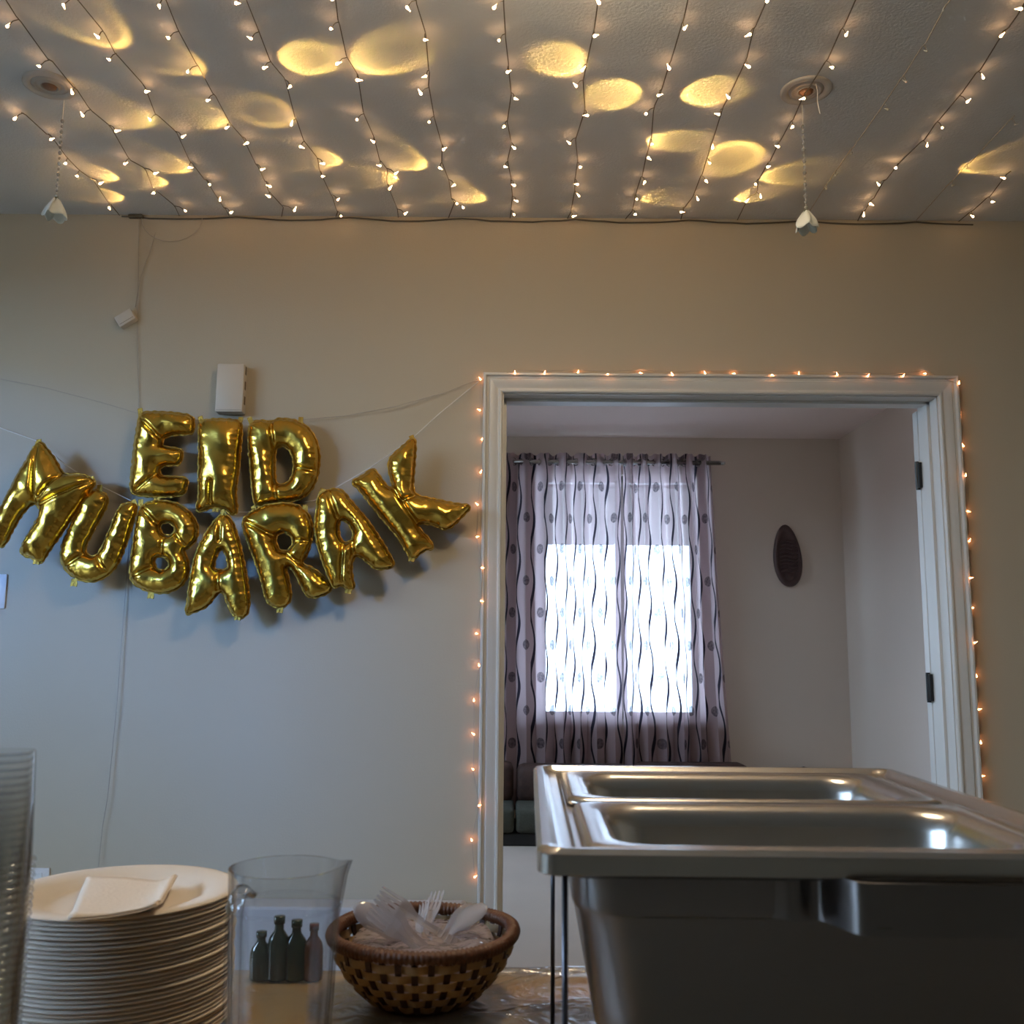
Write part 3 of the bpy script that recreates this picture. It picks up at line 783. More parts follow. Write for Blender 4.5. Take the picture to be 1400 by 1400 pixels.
# cords that carry the words
def cord(name, pts, label, r=.0016, m='cord'):
    o = thing(name, label, 'cord', (pts[0][0], WY, pts[0][2]))
    b = Vector(o.location)
    MB().tube([Vector(p) - b for p in pts], r, 5).build('string', M[m], o)
    return o
def W(px, py, off=.01):
    p = on_y(px, py, WY - off); return p
cord('banner_string', [W(-60, 503), W(0, 518), W(60, 530), W(130, 548, .012), W(192, 566, .014), W(268, 574, .014), W(330, 574, .014), W(412, 574, .014), W(470, 569, .012), W(540, 556, .02), W(610, 536), W(655, 518)],
     'pale string that carries the top word of gold letters', r=.0013, m='clear_wire')
cord('banner_string', [W(-70, 560, .03), W(54, 604, .03), W(90, 636, .03), W(128, 660, .03), W(182, 686, .03), W(260, 700, .03), W(340, 700, .03), W(430, 684, .03), W(505, 640, .03), W(565, 598, .03), W(600, 566, .025), W(655, 521, .012)],
     'white string that carries the lower word of gold letters up to the doorway corner', r=.0018)

# ================================================================== fittings on the wall
p = on_y(316, 530, WY)
a = on_y(297, 497, WY - .045); b = on_y(331, 563, WY - .045)
ch = thing('chime_box', 'white plastic wall box with dark side slots above the gold letter I', 'wall box', (p.x, WY, p.z))
bd = auto_smooth(MB().box((a.x - p.x, -.045, b.z - p.z), (b.x - p.x, 0, a.z - p.z), .004).build('body', M['plastic_white'], ch))
hh = a.z - b.z
for k in range(3):
    z = b.z - p.z + hh * (.18 + .31 * k)
    MB().box((b.x - p.x - .002, -.030, z), (b.x - p.x + .0006, -.016, z + hh * .17)).build('side_slot', M['dark_slot'], ch)
MB().box((a.x - p.x + .003, -.0455, b.z - p.z + .006), (b.x - p.x - .003, -.0448, b.z - p.z + .007)).build('cover_line', M['dark_slot'], ch)
p = on_y(175, 438, WY)
sb = thing('sensor_box', 'small white plastic box stuck crooked on the wall under the ceiling lights', 'wall box', (p.x, WY, p.z))
o = auto_smooth(MB().box((-.031, -.028, -.021), (.031, 0, .021), .003).build('body', M['plastic_white'], sb)); o.rotation_euler.y = math.radians(-33)
o2 = MB().box((-.026, -.0285, -.0005), (.026, -.0275, .0005)).build('cover_line', M['dark_slot'], sb); o2.rotation_euler.y = math.radians(-33)
o2.location = (.006, 0, -.010)
cord('light_cable', [W(213, 318, .006), W(205, 345, .006), W(192, 380, .006), W(185, 420, .012)], 'pale cable from the ceiling lights down to the tilted white box', .0014, 'clear_wire')
cord('wall_cable', [W(190, 296, .005), W(189, 380, .005), W(188, 460, .005), W(190, 566, .005), W(184, 640, .006), W(178, 720, .006), W(172, 800, .008), W(166, 880, .010), W(160, 960, .012), W(153, 1030, .012), W(147, 1090, .014), W(140, 1130, .012), W(134, 1190, .010), W(133, 1260, .01)],
     'thin cable hanging down the wall behind the letter balloons', .0012, 'clear_wire')
def plate(px0, py0, px1, py1, name, label, cat):
    a = on_y(px0, py0, WY); b = on_y(px1, py1, WY)
    c = (a + b) / 2
    t = thing(name, label, cat, (c.x, WY, c.z))
    hw, hz = abs(b.x - a.x) / 2, abs(a.z - b.z) / 2
    auto_smooth(MB().box((-hw, -.006, -hz), (hw, 0, hz), .002).build('cover_plate', M['plate'], t))
    return t, hw, hz
M['plate'] = mat('white_cover_plate', (0.78, 0.78, 0.78), 0.4)
t, hw, hz = plate(-24, 785, 7, 832, 'light_switch', 'white light switch on the wall below the letter M', 'switch')
MB().box((-.008, -.010, -.018), (.008, -.005, .018), .002).build('rocker', M['plate'], t)
t, hw, hz = plate(40, 1186, 66, 1228, 'wall_outlet', 'white wall outlet just above the paper plates', 'outlet')
for s in (-1, 1):
    MB().box((-.012, -.0085, s * .02 - .012), (.012, -.005, s * .02 + .012), .002).build('socket_face', M['plate'], t)
# low white convector along the wall
M['heater'] = mat('heater_enamel', (0.52, 0.53, 0.55), 0.4)
a = on_y(250, 1239, WY - .12); b = on_y(640, 1239, WY - .12)
hx0, hx1, hz1 = a.x, -.14, a.z
hc = thing('wall_heater', 'long low white panel heater along the wall behind the basket', 'heater', ((hx0 + hx1) / 2, WY, 0))
hw = (hx1 - hx0) / 2
MB().box((-hw, -.12, .06), (hw, -.016, hz1), .008).build('casing', M['heater'], hc)
for s in (-.8, .8):
    MB().box((s * hw - .02, -.11, 0), (s * hw + .02, -.03, .062)).build('foot', M['plate'], hc)
for s_ in (-1, 1):
    MB().box((s_ * hw - .006, -.118, .064), (s_ * hw + .006, -.018, hz1 - .004), .003).build('end_cap', M['heater'], hc)

# ================================================================== the far room: curtains, plaque, sofa
RODY = FARY - .11
def mat_curtain():
    m, N, L, b = new_mat('patterned_sheer')
    N.remove(b)
    def math_(op, a, c=None):
        q = N.new('ShaderNodeMath'); q.operation = op
        for i, s in enumerate((a, c)):
            if s is None: continue
            if isinstance(s, (int, float)): q.inputs[i].default_value = s
            else: L.new(s, q.inputs[i])
        return q.outputs[0]
    uv = N.new('ShaderNodeUVMap'); sp = N.new('ShaderNodeSeparateXYZ'); L.new(uv.outputs[0], sp.inputs[0])
    u, v = sp.outputs['X'], sp.outputs['Y']
    PW = .150                                   # stripe repeat across the cloth, metres
    col = math_('FLOOR', math_('DIVIDE', u, PW))
    fu = math_('SUBTRACT', u, math_('MULTIPLY', math_('ADD', col, .5), PW))
    # wavy lines: one per repeat, phase differs by column
    ph = math_('MULTIPLY', col, 2.1)
    wave = math_('MULTIPLY', math_('SINE', math_('ADD', math_('MULTIPLY', v, 2 * PI / .44), ph)), .020)
    dist = math_('ABSOLUTE', math_('SUBTRACT', math_('ADD', fu, .055), wave))
    wid = math_('ADD', math_('MULTIPLY', math_('SINE', math_('ADD', math_('MULTIPLY', v, 2 * PI / .44), math_('ADD', ph, 1.2))), .0032), .0105)
    line = math_('LESS_THAN', dist, wid)
    # dots: staggered by column
    odd = math_('MULTIPLY', math_('FLOORED_MODULO', col, 2.0), .5)
    vv = math_('ADD', math_('DIVIDE', v, .45), odd)
    fv = math_('MULTIPLY', math_('SUBTRACT', math_('FRACT', vv), .5), .45)
    du = math_('SUBTRACT', fu, .03)
    rr = math_('SQRT', math_('ADD', math_('MULTIPLY', du, du), math_('MULTIPLY', fv, fv)))
    dot = math_('LESS_THAN', rr, .036)
    nz = N.new('ShaderNodeTexNoise'); nz.inputs['Scale'].default_value = 60
    L.new(uv.outputs[0], nz.inputs['Vector'])
    dotm = math_('MULTIPLY', dot, math_('ADD', math_('MULTIPLY', nz.outputs['Fac'], .9), .25))
    ink = math_('MINIMUM', math_('MAXIMUM', line, dotm), 1.0)
    cm = N.new('ShaderNodeMix'); cm.data_type = 'RGBA'
    cm.inputs['A'].default_value = (0.52, 0.39, 0.40, 1); cm.inputs['B'].default_value = (0.03, 0.025, 0.035, 1)
    L.new(ink, cm.inputs['Factor'])
    df = N.new('ShaderNodeBsdfDiffuse'); tl = N.new('ShaderNodeBsdfTranslucent'); tr = N.new('ShaderNodeBsdfTransparent')
    for q in (df, tl): L.new(cm.outputs['Result'], q.inputs['Color'])
    m1 = N.new('ShaderNodeMixShader'); m1.inputs['Fac'].default_value = .5
    L.new(df.outputs[0], m1.inputs[1]); L.new(tl.outputs[0], m1.inputs[2])
    lw = N.new('ShaderNodeLayerWeight'); lw.inputs['Blend'].default_value = .5
    open_ = math_('MULTIPLY', math_('SUBTRACT', 1.0, lw.outputs['Facing']), CUR_TR)
    fac = math_('MULTIPLY', open_, math_('SUBTRACT', 1.0, ink))
    m2 = N.new('ShaderNodeMixShader'); L.new(fac, m2.inputs['Fac'])
    L.new(m1.outputs[0], m2.inputs[1]); L.new(tr.outputs[0], m2.inputs[2])
    L.new(m2.outputs[0], N['Material Output'].inputs['Surface'])
    return m
CUR_TR = .27
M['curtain'] = mat_curtain()
M['rod'] = mat('brushed_rod', (0.42, 0.41, 0.40), 0.25, 0.95)
rz = on_y(830, 632, RODY).z
xl = on_y(690, 632, RODY).x - .18; xm_ = on_y(851, 632, RODY).x; xr = on_y(972, 632, RODY).x
topz = on_y(830, 621, RODY).z
def curtain(x0, x1, folds, flare, label, ph):
    NU, NV = folds * 14, 40
    zb = .12
    t = thing('window_curtain', label, 'curtain', ((x0 + x1) / 2, RODY, zb))
    b = Vector(t.location)
    rows = []
    us = None
    for j in range(NV + 1):
        v = j / NV; z = topz + (zb - topz) * v
        row = []
        for i in range(NU + 1):
            q = i / NU
            a = 2 * PI * folds * q + ph + .35 * math.sin(q * 7 + v * 1.2)
            amp = .050 * (1 + .35 * math.sin(q * 11 + 1)) * (1 - .15 * v)
            x = x0 + (x1 - x0) * q + flare * v * (q ** 2) + .012 * math.sin(2 * a) * v + .006 * math.sin(v * 5 + q * 9)
            y = RODY + amp * math.sin(a)
            zz = z + (.006 * math.cos(a * 2) if j == 0 else 0)
            row.append(Vector((x, y, zz)))
        if us is None:
            us = [0]
            for i in range(NU): us.append(us[-1] + (row[i + 1] - row[i]).length)
        rows.append(row)
    verts = [p - b for r in rows for p in r]; faces = []; uvs = []
    for j in range(NV):
        for i in range(NU):
            faces.append((j * (NU + 1) + i, j * (NU + 1) + i + 1, (j + 1) * (NU + 1) + i + 1, (j + 1) * (NU + 1) + i))
    me = bpy.data.meshes.new('cloth'); me.from_pydata(verts, [], faces)
    me.materials.append(M['curtain'])
    uvl = me.uv_layers.new(name='UVMap')
    for poly in me.polygons:
        for li in poly.loop_indices:
            vi = me.loops[li].vertex_index; j, i = divmod(vi, NU + 1)
            uvl.data[li].uv = (us[i], (topz - zb) * (1 - j / NV))
    me.polygons.foreach_set('use_smooth', [True] * len(me.polygons))
    o = bpy.data.objects.new('cloth', me); COL.objects.link(o); o.parent = t
    # eyelets where the rod passes through
    for k in range(folds * 2):
        q = (k * PI - ph % PI) / (2 * PI * folds)
        if q < 0.01 or q > .99: continue
        x = x0 + (x1 - x0) * q
        e = MB().lathe([(.022, -.002), (.029, -.002), (.029, .002), (.022, .002)], 14, close=True)
        eo = e.build('eyelet', M['rod'], t, True, loc=Vector((x, RODY, rz)) - b)
        eo.rotation_euler = (0, PI / 2, PI / 4 if k % 2 else -PI / 4)
    return t
curtain(xl, xm_ - .008, 8, -.02, 'left patterned sheer curtain panel with dark dots and wavy lines', .4)
curtain(xm_ + .008, xr, 6, .12, 'right patterned sheer curtain panel hanging beside the oval carving', 2.2)
rt = thing('curtain_rod', 'dark metal curtain rod above the patterned curtains', 'curtain rod', ((xl + xr) / 2, RODY, rz))
xe = on_y(985, 632, RODY).x - rt.location.x
MB().tube([(-xe - .2, 0, 0), (xe, 0, 0)], .016, 12).build('pole', M['rod'], rt, True)
MB().lathe([(.0005, 0), (.013, .002), (.015, .018), (.010, .032), (.0005, .036)], 12).build('finial', M['rod'], rt, True, loc=(xe, 0, 0)).rotation_euler = (0, PI / 2, 0)
for x in (-xe + .1, .12, xe - .1):
    MB().tube([(x, 0, -.012), (x, .05, -.012), (x, .108, -.012)], .006, 6).build('bracket', M['rod'], rt)

# carved oval plaque
M['carved_wood'] = mat('dark_carved_wood', (0.075, 0.038, 0.034), 0.45, noise=(25, 0.4))
c = on_y(1076, 760, FARY)
hx = (on_y(1095, 760, FARY).x - on_y(1057, 760, FARY).x) / 2; hz = (on_y(1076, 718, FARY).z - on_y(1076, 803, FARY).z) / 2
pl = thing('carved_plaque', 'dark carved wooden oval plaque with ridges on the far wall', 'wall carving', (c.x, FARY, c.z))
def oval(s, y, n=36):
    return [Vector((s * hx * math.sin(2 * PI * i / n) * (1 - .16 * math.cos(2 * PI * i / n)) + .012 * s * -math.cos(2 * PI * i / n), y, s * hz * math.cos(2 * PI * i / n))) for i in range(n)]
MB().loft([oval(1, 0), oval(1, -.018), oval(.93, -.030), oval(.80, -.030), oval(.74, -.020), oval(.4, -.022)], cap1=True).build('oval_board', M['carved_wood'], pl, True)
for k in range(9):
    z = hz * (.48 - .12 * k)
    w = hx * .66 * math.sqrt(max(.1, 1 - (z / hz) ** 2)) * 1.0
    pts = [Vector((-w + 2 * w * i / 10 + .008, -.026, z + .018 * (i / 10 - .5) + .008 * math.sin(i / 10 * 2 * PI))) for i in range(11)]
    MB().tube(pts, [.004 + .006 * math.sin(PI * i / 10) for i in range(11)], 6).build('carved_ridge', M['carved_wood'], pl, True)
MB().lathe([(.0005, .012), (.02, .010), (.034, 0)], 14).build('carved_boss', M['carved_wood'], pl, True, loc=(.006, -.020, -hz * .70)).rotation_euler = (PI / 2, 0, 0)

# low sofa under the window
M['sofa_seat'] = mat('olive_velvet', (0.055, 0.056, 0.040), 0.9, noise=(22, 0.35), bump=(90, 0.4))
M['sofa_base'] = mat('black_sofa_base', (0.012, 0.011, 0.010), 0.8)
def mat_brocade():
    m = mat('brown_brocade', (0.06, 0.028, 0.02), 0.7, noise=(16, 0.9), bump=(60, 0.3))
    return m
M['sofa_back'] = mat_brocade()
f0 = on_z(715, 1158, 0).y
sx0, sx1 = -.75, 1.60
zs = on_y(712, 1105, f0 + .05).z; zb_ = on_y(712, 1040, FARY - .25).z
sf = thing('low_sofa', 'low dark sofa with olive seat and brown brocade back under the window', 'sofa', ((sx0 + sx1) / 2, f0, 0))
hw = (sx1 - sx0) / 2
def soft(a, b, bev): return MB().box(a, b, bev)
MB().box((-hw, .02, .0), (hw, .60, .075), .01).build('base', M['sofa_base'], sf)
for k in range(3):
    w = 2 * hw / 3
    auto_smooth(soft((-hw + k * w + .004, 0, .076), (-hw + (k + 1) * w - .004, .46, zs), .03).build('seat_cushion', M['sofa_seat'], sf), 60)
    auto_smooth(soft((-hw + k * w + .01, .36, zs - .02), (-hw + (k + 1) * w - .01, .56, zb_ - .015 * (k == 1)), .05).build('back_cushion', M['sofa_back'], sf), 60)
# dark pointed cushion standing at the end of the sofa
p = on_y(1105, 1044, FARY - .3)
cu = MB()
loops = []
for i, (s, y) in enumerate(((.02, -.06), (.75, -.045), (1.0, 0), (.75, .045), (.02, .06))):
    lp = []
    for k in range(24):
        a = 2 * PI * k / 24
        rr = .19 * s * (abs(math.cos(a)) ** 4 + abs(math.sin(a)) ** 4) ** -.25 * (1 - .10 * math.cos(2 * a) ** 2 * 0)
        lp.append(Vector((rr * math.cos(a), y, rr * math.sin(a))))
    loops.append(lp)
cu.loft(loops, True, True)
co = cu.build('throw_cushion', M['sofa_base'], None, True, loc=(p.x, FARY - .22, p.z - .255))
co.rotation_euler = (-.15, math.radians(45), 0)
tag(co, 'dark square throw cushion standing on its corner by the far wall', 'cushion')

# ================================================================== the buffet table
def mat_cloth():
    m, N, L, b = new_mat('gold_cloth_under_plastic')
    tc = N.new('ShaderNodeTexCoord')
    n1 = N.new('ShaderNodeTexNoise'); n1.inputs['Scale'].default_value = 7; n1.inputs['Detail'].default_value = 6; n1.inputs['Distortion'].default_value = 1.2
    L.new(tc.outputs['Object'], n1.inputs['Vector'])
    cr = N.new('ShaderNodeValToRGB'); L.new(n1.outputs['Fac'], cr.inputs[0])
    cr.color_ramp.elements[0].position = .35; cr.color_ramp.elements[0].color = (0.34, 0.20, 0.06, 1)
    cr.color_ramp.elements[1].position = .65; cr.color_ramp.elements[1].color = (0.34, 0.27, 0.17, 1)
    L.new(cr.outputs[0], b.inputs['Base Color'])
    b.inputs['Roughness'].default_value = .45
    b.inputs['Coat Weight'].default_value = .8; b.inputs['Coat Roughness'].default_value = .12
    n2 = N.new('ShaderNodeTexNoise'); n2.inputs['Scale'].default_value = 26; n2.inputs['Detail'].default_value = 4; n2.inputs['Distortion'].default_value = 2
    L.new(tc.outputs['Object'], n2.inputs['Vector'])
    bp = N.new('ShaderNodeBump'); bp.inputs['Strength'].default_value = .3; bp.inputs['Distance'].default_value = .01
    L.new(n2.outputs['Fac'], bp.inputs['Height']); L.new(bp.outputs['Normal'], b.inputs['Coat Normal']); L.new(bp.outputs['Normal'], b.inputs['Normal'])
    return m
M['cloth'] = mat_cloth()
M['table_wood'] = mat('table_wood', (0.12, 0.07, 0.04), 0.5)
TX0, TX1, TY0, TY1 = -1.15, 1.25, .70, 1.515
tb = thing('buffet_table', 'buffet table under the serving pans, plates and basket', 'table', ((TX0 + TX1) / 2, (TY0 + TY1) / 2, 0))
hw, hd = (TX1 - TX0) / 2, (TY1 - TY0) / 2
MB().box((-hw + .01, -hd + .01, TABLE - .035), (hw - .01, hd - .01, TABLE - .004), .004).build('table_top', M['table_wood'], tb)
for sx in (-1, 1):
    for sy in (-1, 1):
        MB().box((sx * (hw - .09) - .025, sy * (hd - .07) - .025, 0), (sx * (hw - .09) + .025, sy * (hd - .07) + .025, TABLE - .034), .004).build('leg', M['table_wood'], tb)
# cloth with its clear plastic cover, hanging over the edges
ct = thing('tablecloth', 'gold tablecloth under wrinkled clear plastic on the buffet table', 'tablecloth', tb.location)
NX, NY = 90, 44
vs_, fs_ = [], []
rr_ = random.Random(5)
for j in range(NY + 1):
    for i in range(NX + 1):
        q, s = i / NX * 2 - 1, j / NY * 2 - 1
        ex, ey = hw + .14, hd + .14
        x, y = q * ex, s * ey
        dz = 0
        if abs(x) > hw: dz += (abs(x) - hw); x = math.copysign(hw + .004 + .10 * 0, x)
        if abs(y) > hd: dz += (abs(y) - hd); y = math.copysign(hd + .004, y)
        if dz > 0:
            x += .008 * math.sin(y * 30 + x * 26) * min(1, dz * 9) * (1 if abs(q) * ex > hw else 0)
            y += .008 * math.sin(x * 24) * min(1, dz * 9) * (1 if abs(s) * ey > hd else 0)
        vs_.append((x, y, TABLE - .0005 - dz))
for j in range(NY):
    for i in range(NX):
        fs_.append((j * (NX + 1) + i, j * (NX + 1) + i + 1, (j + 1) * (NX + 1) + i + 1, (j + 1) * (NX + 1) + i))
o = obj('cloth', vs_, fs_, M['cloth'], ct, smooth=True)
so = o.modifiers.new('thick', 'SOLIDIFY'); so.thickness = .0015; so.offset = -1
M['clear_sheet'] = mat_clear('clear_sheet', (0.96, 0.95, 0.93), (0.75, 0.73, 0.7), 1.5, .12, .10, (.8, .78, .74), bump=(40, .5))
# plastic folds standing up along the far edge and over the top
for k in range(9):
    x = rr_.uniform(-.05, .12) if k > 3 else rr_.uniform(-.6, .5); y = hd - rr_.uniform(.0, .16)
    if k < 4: y = hd - .003 - .012 * (k % 2)
    lx = rr_.uniform(.06, .16) * (2 if k < 4 else 1)
    n = 10
    lp = []
    ang = rr_.uniform(-.15, .15) if k < 4 else rr_.uniform(-.9, .9)
    for i in range(n + 1):
        q = i / n * 2 - 1
        hgt = .005 * (1 - q * q) * (1 + .3 * math.sin(i * 1.7 + k)) + .0006
        wv = .004 * math.sin(i * .9 + k)
        cxp, cyp = x + q * lx * math.cos(ang), y + q * lx * math.sin(ang) * (0.15 if k < 4 else 1) + wv
        if cyp > hd: cyp = hd
        lp.append([Vector((cxp, cyp - .008, TABLE)), Vector((cxp, cyp - .002, TABLE + hgt)), Vector((cxp, cyp + .002, TABLE + hgt)), Vector((cxp, cyp + .007, TABLE))])
    MB().loft(lp, closed=False).build('plastic_fold', M['clear_sheet'], ct, True)

# ================================================================== chafing dish
def mat_steel(name, col=(0.56, 0.55, 0.54), rough=.2, an=.0):
    m, N, L, b = new_mat(name)
    b.inputs['Metallic'].default_value = 1
    tc = N.new('ShaderNodeTexCoord'); mp = N.new('ShaderNodeMapping'); mp.inputs['Scale'].default_value = (4, 260, 260)
    nz = N.new('ShaderNodeTexNoise'); nz.inputs['Scale'].default_value = 1; nz.inputs['Detail'].default_value = 3
    L.new(tc.outputs['Object'], mp.inputs[0]); L.new(mp.outputs[0], nz.inputs['Vector'])
    mr = N.new('ShaderNodeMapRange'); mr.inputs['To Min'].default_value = rough * .8; mr.inputs['To Max'].default_value = rough * 1.25
    L.new(nz.outputs['Fac'], mr.inputs['Value']); L.new(mr.outputs[0], b.inputs['Roughness'])
    b.inputs['Base Color'].default_value = (*col, 1)
    bp = N.new('ShaderNodeBump'); bp.inputs['Strength'].default_value = .012; bp.inputs['Distance'].default_value = .001
    b.inputs['Anisotropic'].default_value = an; b.inputs['Anisotropic Rotation'].default_value = .25
    if an:
        tg = N.new('ShaderNodeTangent'); tg.direction_type = 'RADIAL'; tg.axis = 'Z'; L.new(tg.outputs[0], b.inputs['Tangent'])
    L.new(nz.outputs['Fac'], bp.inputs['Height']); L.new(bp.outputs['Normal'], b.inputs['Normal'])
    return m
M['steel'] = mat_steel('stainless_steel', (0.66, 0.64, 0.62), .24)
M['steel_dark'] = mat_steel('water_pan_steel', (0.26, 0.25, 0.255), .30, .85)
M['rack_wire'] = mat('rack_wire', (0.10, 0.10, 0.12), .3, .9)
RIM = 1.040
CW, CD = .505, .60
CX, CY = .028 + CW / 2, .82 + CD / 2
cd = thing('chafing_dish', 'stainless steel chafing dish on a wire rack holding two food pans', 'chafing dish', (CX, CY, TABLE), rot=(0, 0, math.radians(-1.0)))
rz_ = RIM - TABLE
# water pan: collar under the rim, step, then tapering deep body
wpn = MB()
lv = [(0.060, -.016, .045), (.062, -.055, .045), (.066, -.060, .045), (.074, -.062, .05), (.080, -.075, .055), (.100, -.150, .060), (.108, -.172, .06), (.125, -.182, .06)]
wpn.loft([rrect(CW - a, CD - a, r, rz_ + z, 8) for (a, z, r) in lv], cap1=True)
auto_smooth(wpn.build('water_pan', M['steel_dark'], cd), 40)
# rim frame with a rolled skirt, ridge and trough
rp = [(.004, -.022), (0, -.020), (0, -.004), (.004, 0), (.012, 0), (.016, -.004), (.021, -.008), (.030, -.008), (.035, -.013), (.050, -.013), (.060, -.016)]
rim = MB().loft([rrect(CW - 2 * a, CD - 2 * a, max(.006, .018 - a * .2), rz_ + z, 6) for (a, z) in rp])
auto_smooth(rim.build('rim_frame', M['steel'], cd), 40)
# strap handle on the front
hs = []
path = [(-.056, .002), (-.050, -.002), (-.042, -.007), (-.034, -.007), (-.026, -.002), (-.016, -.002), (-.004, -.036), (.004, -.046), (.020, -.049),
        (.190, -.049), (.206, -.046), (.214, -.036), (.226, -.002), (.240, -.002)]
yb = -CD / 2 + .0305
z0, z1 = rz_ - .060, rz_ - .020
lps = []
def soften(p, it=2):
    for _ in range(it):
        q = [p[0]]
        for i in range(len(p) - 1):
            (ax, ay), (bx, by) = p[i], p[i + 1]
            q += [(ax * .75 + bx * .25, ay * .75 + by * .25), (ax * .25 + bx * .75, ay * .25 + by * .75)]
        p = q + [p[-1]]
    return p
for (x, y) in soften(path):
    xx = x
    lps.append([Vector((xx, yb + y, z0)), Vector((xx, yb + y, z1)), Vector((xx, yb + y + .003, z1)), Vector((xx, yb + y + .003, z0))])
auto_smooth(MB().loft(lps, True, True).build('handle', M['steel_dark'], cd), 40)
# wire rack
def leg(x, y):
    MB().tube([(x, y, 0.003), (x, y, rz_ - .022)], .0027, 8).build('leg', M['rack_wire'], cd, True)
LXo, LYo = CW / 2 - .024, CD / 2 - .045
for sx in (-1, 1):
    leg(sx * LXo, -LYo); leg(sx * LXo, LYo - .10)
MB().tube([v + Vector((0, 0, 0)) for v in rrect(CW - .048, CD - .05, .02, rz_ - .025, 4)], .003, 6, closed=True).build('top_rail', M['rack_wire'], cd, True)
for sy in (-LYo, LYo - .10):
    MB().tube([(-LXo, sy, .003), (LXo, sy, .003)], .0028, 6).build('foot_rail', M['rack_wire'], cd, True)
# food pans
def food_pan(cy_, label):
    W_, D_ = .426, .266
    t = thing('food_pan', label, 'food pan', (CX, CY + cy_, RIM - .0095), 'food pans in the chafing dish', rot=(0, 0, math.radians(-1.0)))
    pf = [(-.000, -.002, .02), (.002, .003, .02), (.008, .005, .022), (.016, .004, .03), (.024, .003, .04), (.030, -.001, .044), (.033, -.006, .046), (.036, -.016, .046), (.043, -.066, .044), (.047, -.073, .042), (.056, -.077, .036)]
    o = MB().loft([rrect(W_ - 2 * a, D_ - 2 * a, r, z, 8) for (a, z, r) in pf], cap1=True).build('pan_shell', M['steel'], t, True)
    s = o.modifiers.new('thick', 'SOLIDIFY'); s.thickness = .0008; s.offset = 1
    auto_smooth(o, 50)
food_pan(-.138, 'empty stainless steel food pan in the chafing dish, on the handle side')
food_pan(.138, 'empty stainless steel food pan in the chafing dish, on the doorway side')

# ================================================================== paper plates and napkin
M['plate_paper'] = mat('white_paper_plate', (0.74, 0.66, 0.58), 0.8, noise=(30, 0.04), bump=(120, 0.08))
M['napkin'] = mat('paper_napkin', (0.80, 0.70, 0.60), 0.85, noise=(60, 0.03), bump=(220, 0.15))
PCX, PCY, PR = -.487, 1.275, .141
NPL = 30
PITCH_Z = (.158 - .006) / NPL
pprof = [(.0005, .004), (.085, .004), (.093, .006), (.105, .014), (.130, .018), (.1385, .0185), (PR, .0168), (PR, .0155), (.1375, .0162), (.105, .0118), (.092, .0035), (.0005, .0020)]
P0 = None
rp_ = random.Random(11)
for k in range(NPL):
    top = k == NPL - 1
    lab = 'paper plate on top of the tall stack, under the napkin' if top else 'white paper plate in the tall stack, %s from the top' % nth(NPL - k)
    if P0 is None:
        P0 = MB().lathe(pprof, 72, wob=lambda a, j: 1 + (.004 * math.sin(36 * a) if 4 <= j <= 8 else 0)).build('paper_plate', M['plate_paper'])
        auto_smooth(P0, 50)
        o = P0
    else:
        o = P0.copy(); COL.objects.link(o)
    o.location = (PCX + rp_.uniform(-.0012, .0012), PCY + rp_.uniform(-.0012, .0012), TABLE + .001 + k * PITCH_Z + rp_.uniform(-.0003, .0003))
    o.rotation_euler.z = rp_.uniform(0, 6)
    tag(o, lab, 'plate', 'paper plates in the stack')
ztop = TABLE + .001 + (NPL - 1) * PITCH_Z
# folded napkin lying across the top plate
c4 = [on_z(118, 1192, ztop + .022), on_z(243, 1197, ztop + .022), on_z(214, 1254, ztop + .016), on_z(90, 1268, ztop + .016)]
nk = MB()
n = 14
lay = []
for j in range(n + 1):
    row = []
    for i in range(n + 1):
        a, b = i / n, j / n
        p = (c4[0] * (1 - a) + c4[1] * a) * (1 - b) + (c4[3] * (1 - a) + c4[2] * a) * b
        d_ = math.hypot(p.x - PCX, p.y - PCY)
        zr = .0055 + max(0, min(1, (d_ - .088) / .05)) * .0155
        p.z = ztop + max(zr, .012) + .0015 * math.sin(a * 5 + b * 3) + (.010 * max(0, a - .82) / .18 * (1 - b * .6))
        row.append(p)
    lay.append(row)
base = Vector((PCX, PCY, ztop + .005))
nt = thing('paper_napkin', 'folded paper napkin lying on the top paper plate', 'napkin', base)
for name, dz, inset in (('lower_fold', 0.0, .0), ('upper_fold', .0022, .03)):
    v = []; f = []
    for j in range(n + 1):
        for i in range(n + 1):
            p = lay[j][i].copy()
            if inset: p = p + (lay[n // 2][n // 2] - p) * inset
            p.z += dz + .001
            v.append(p - base)
    for j in range(n):
        for i in range(n):
            f.append((j * (n + 1) + i, j * (n + 1) + i + 1, (j + 1) * (n + 1) + i + 1, (j + 1) * (n + 1) + i))
    o = obj(name, v, f, M['napkin'], nt, True)
    s = o.modifiers.new('thick', 'SOLIDIFY'); s.thickness = .0014; s.offset = 1

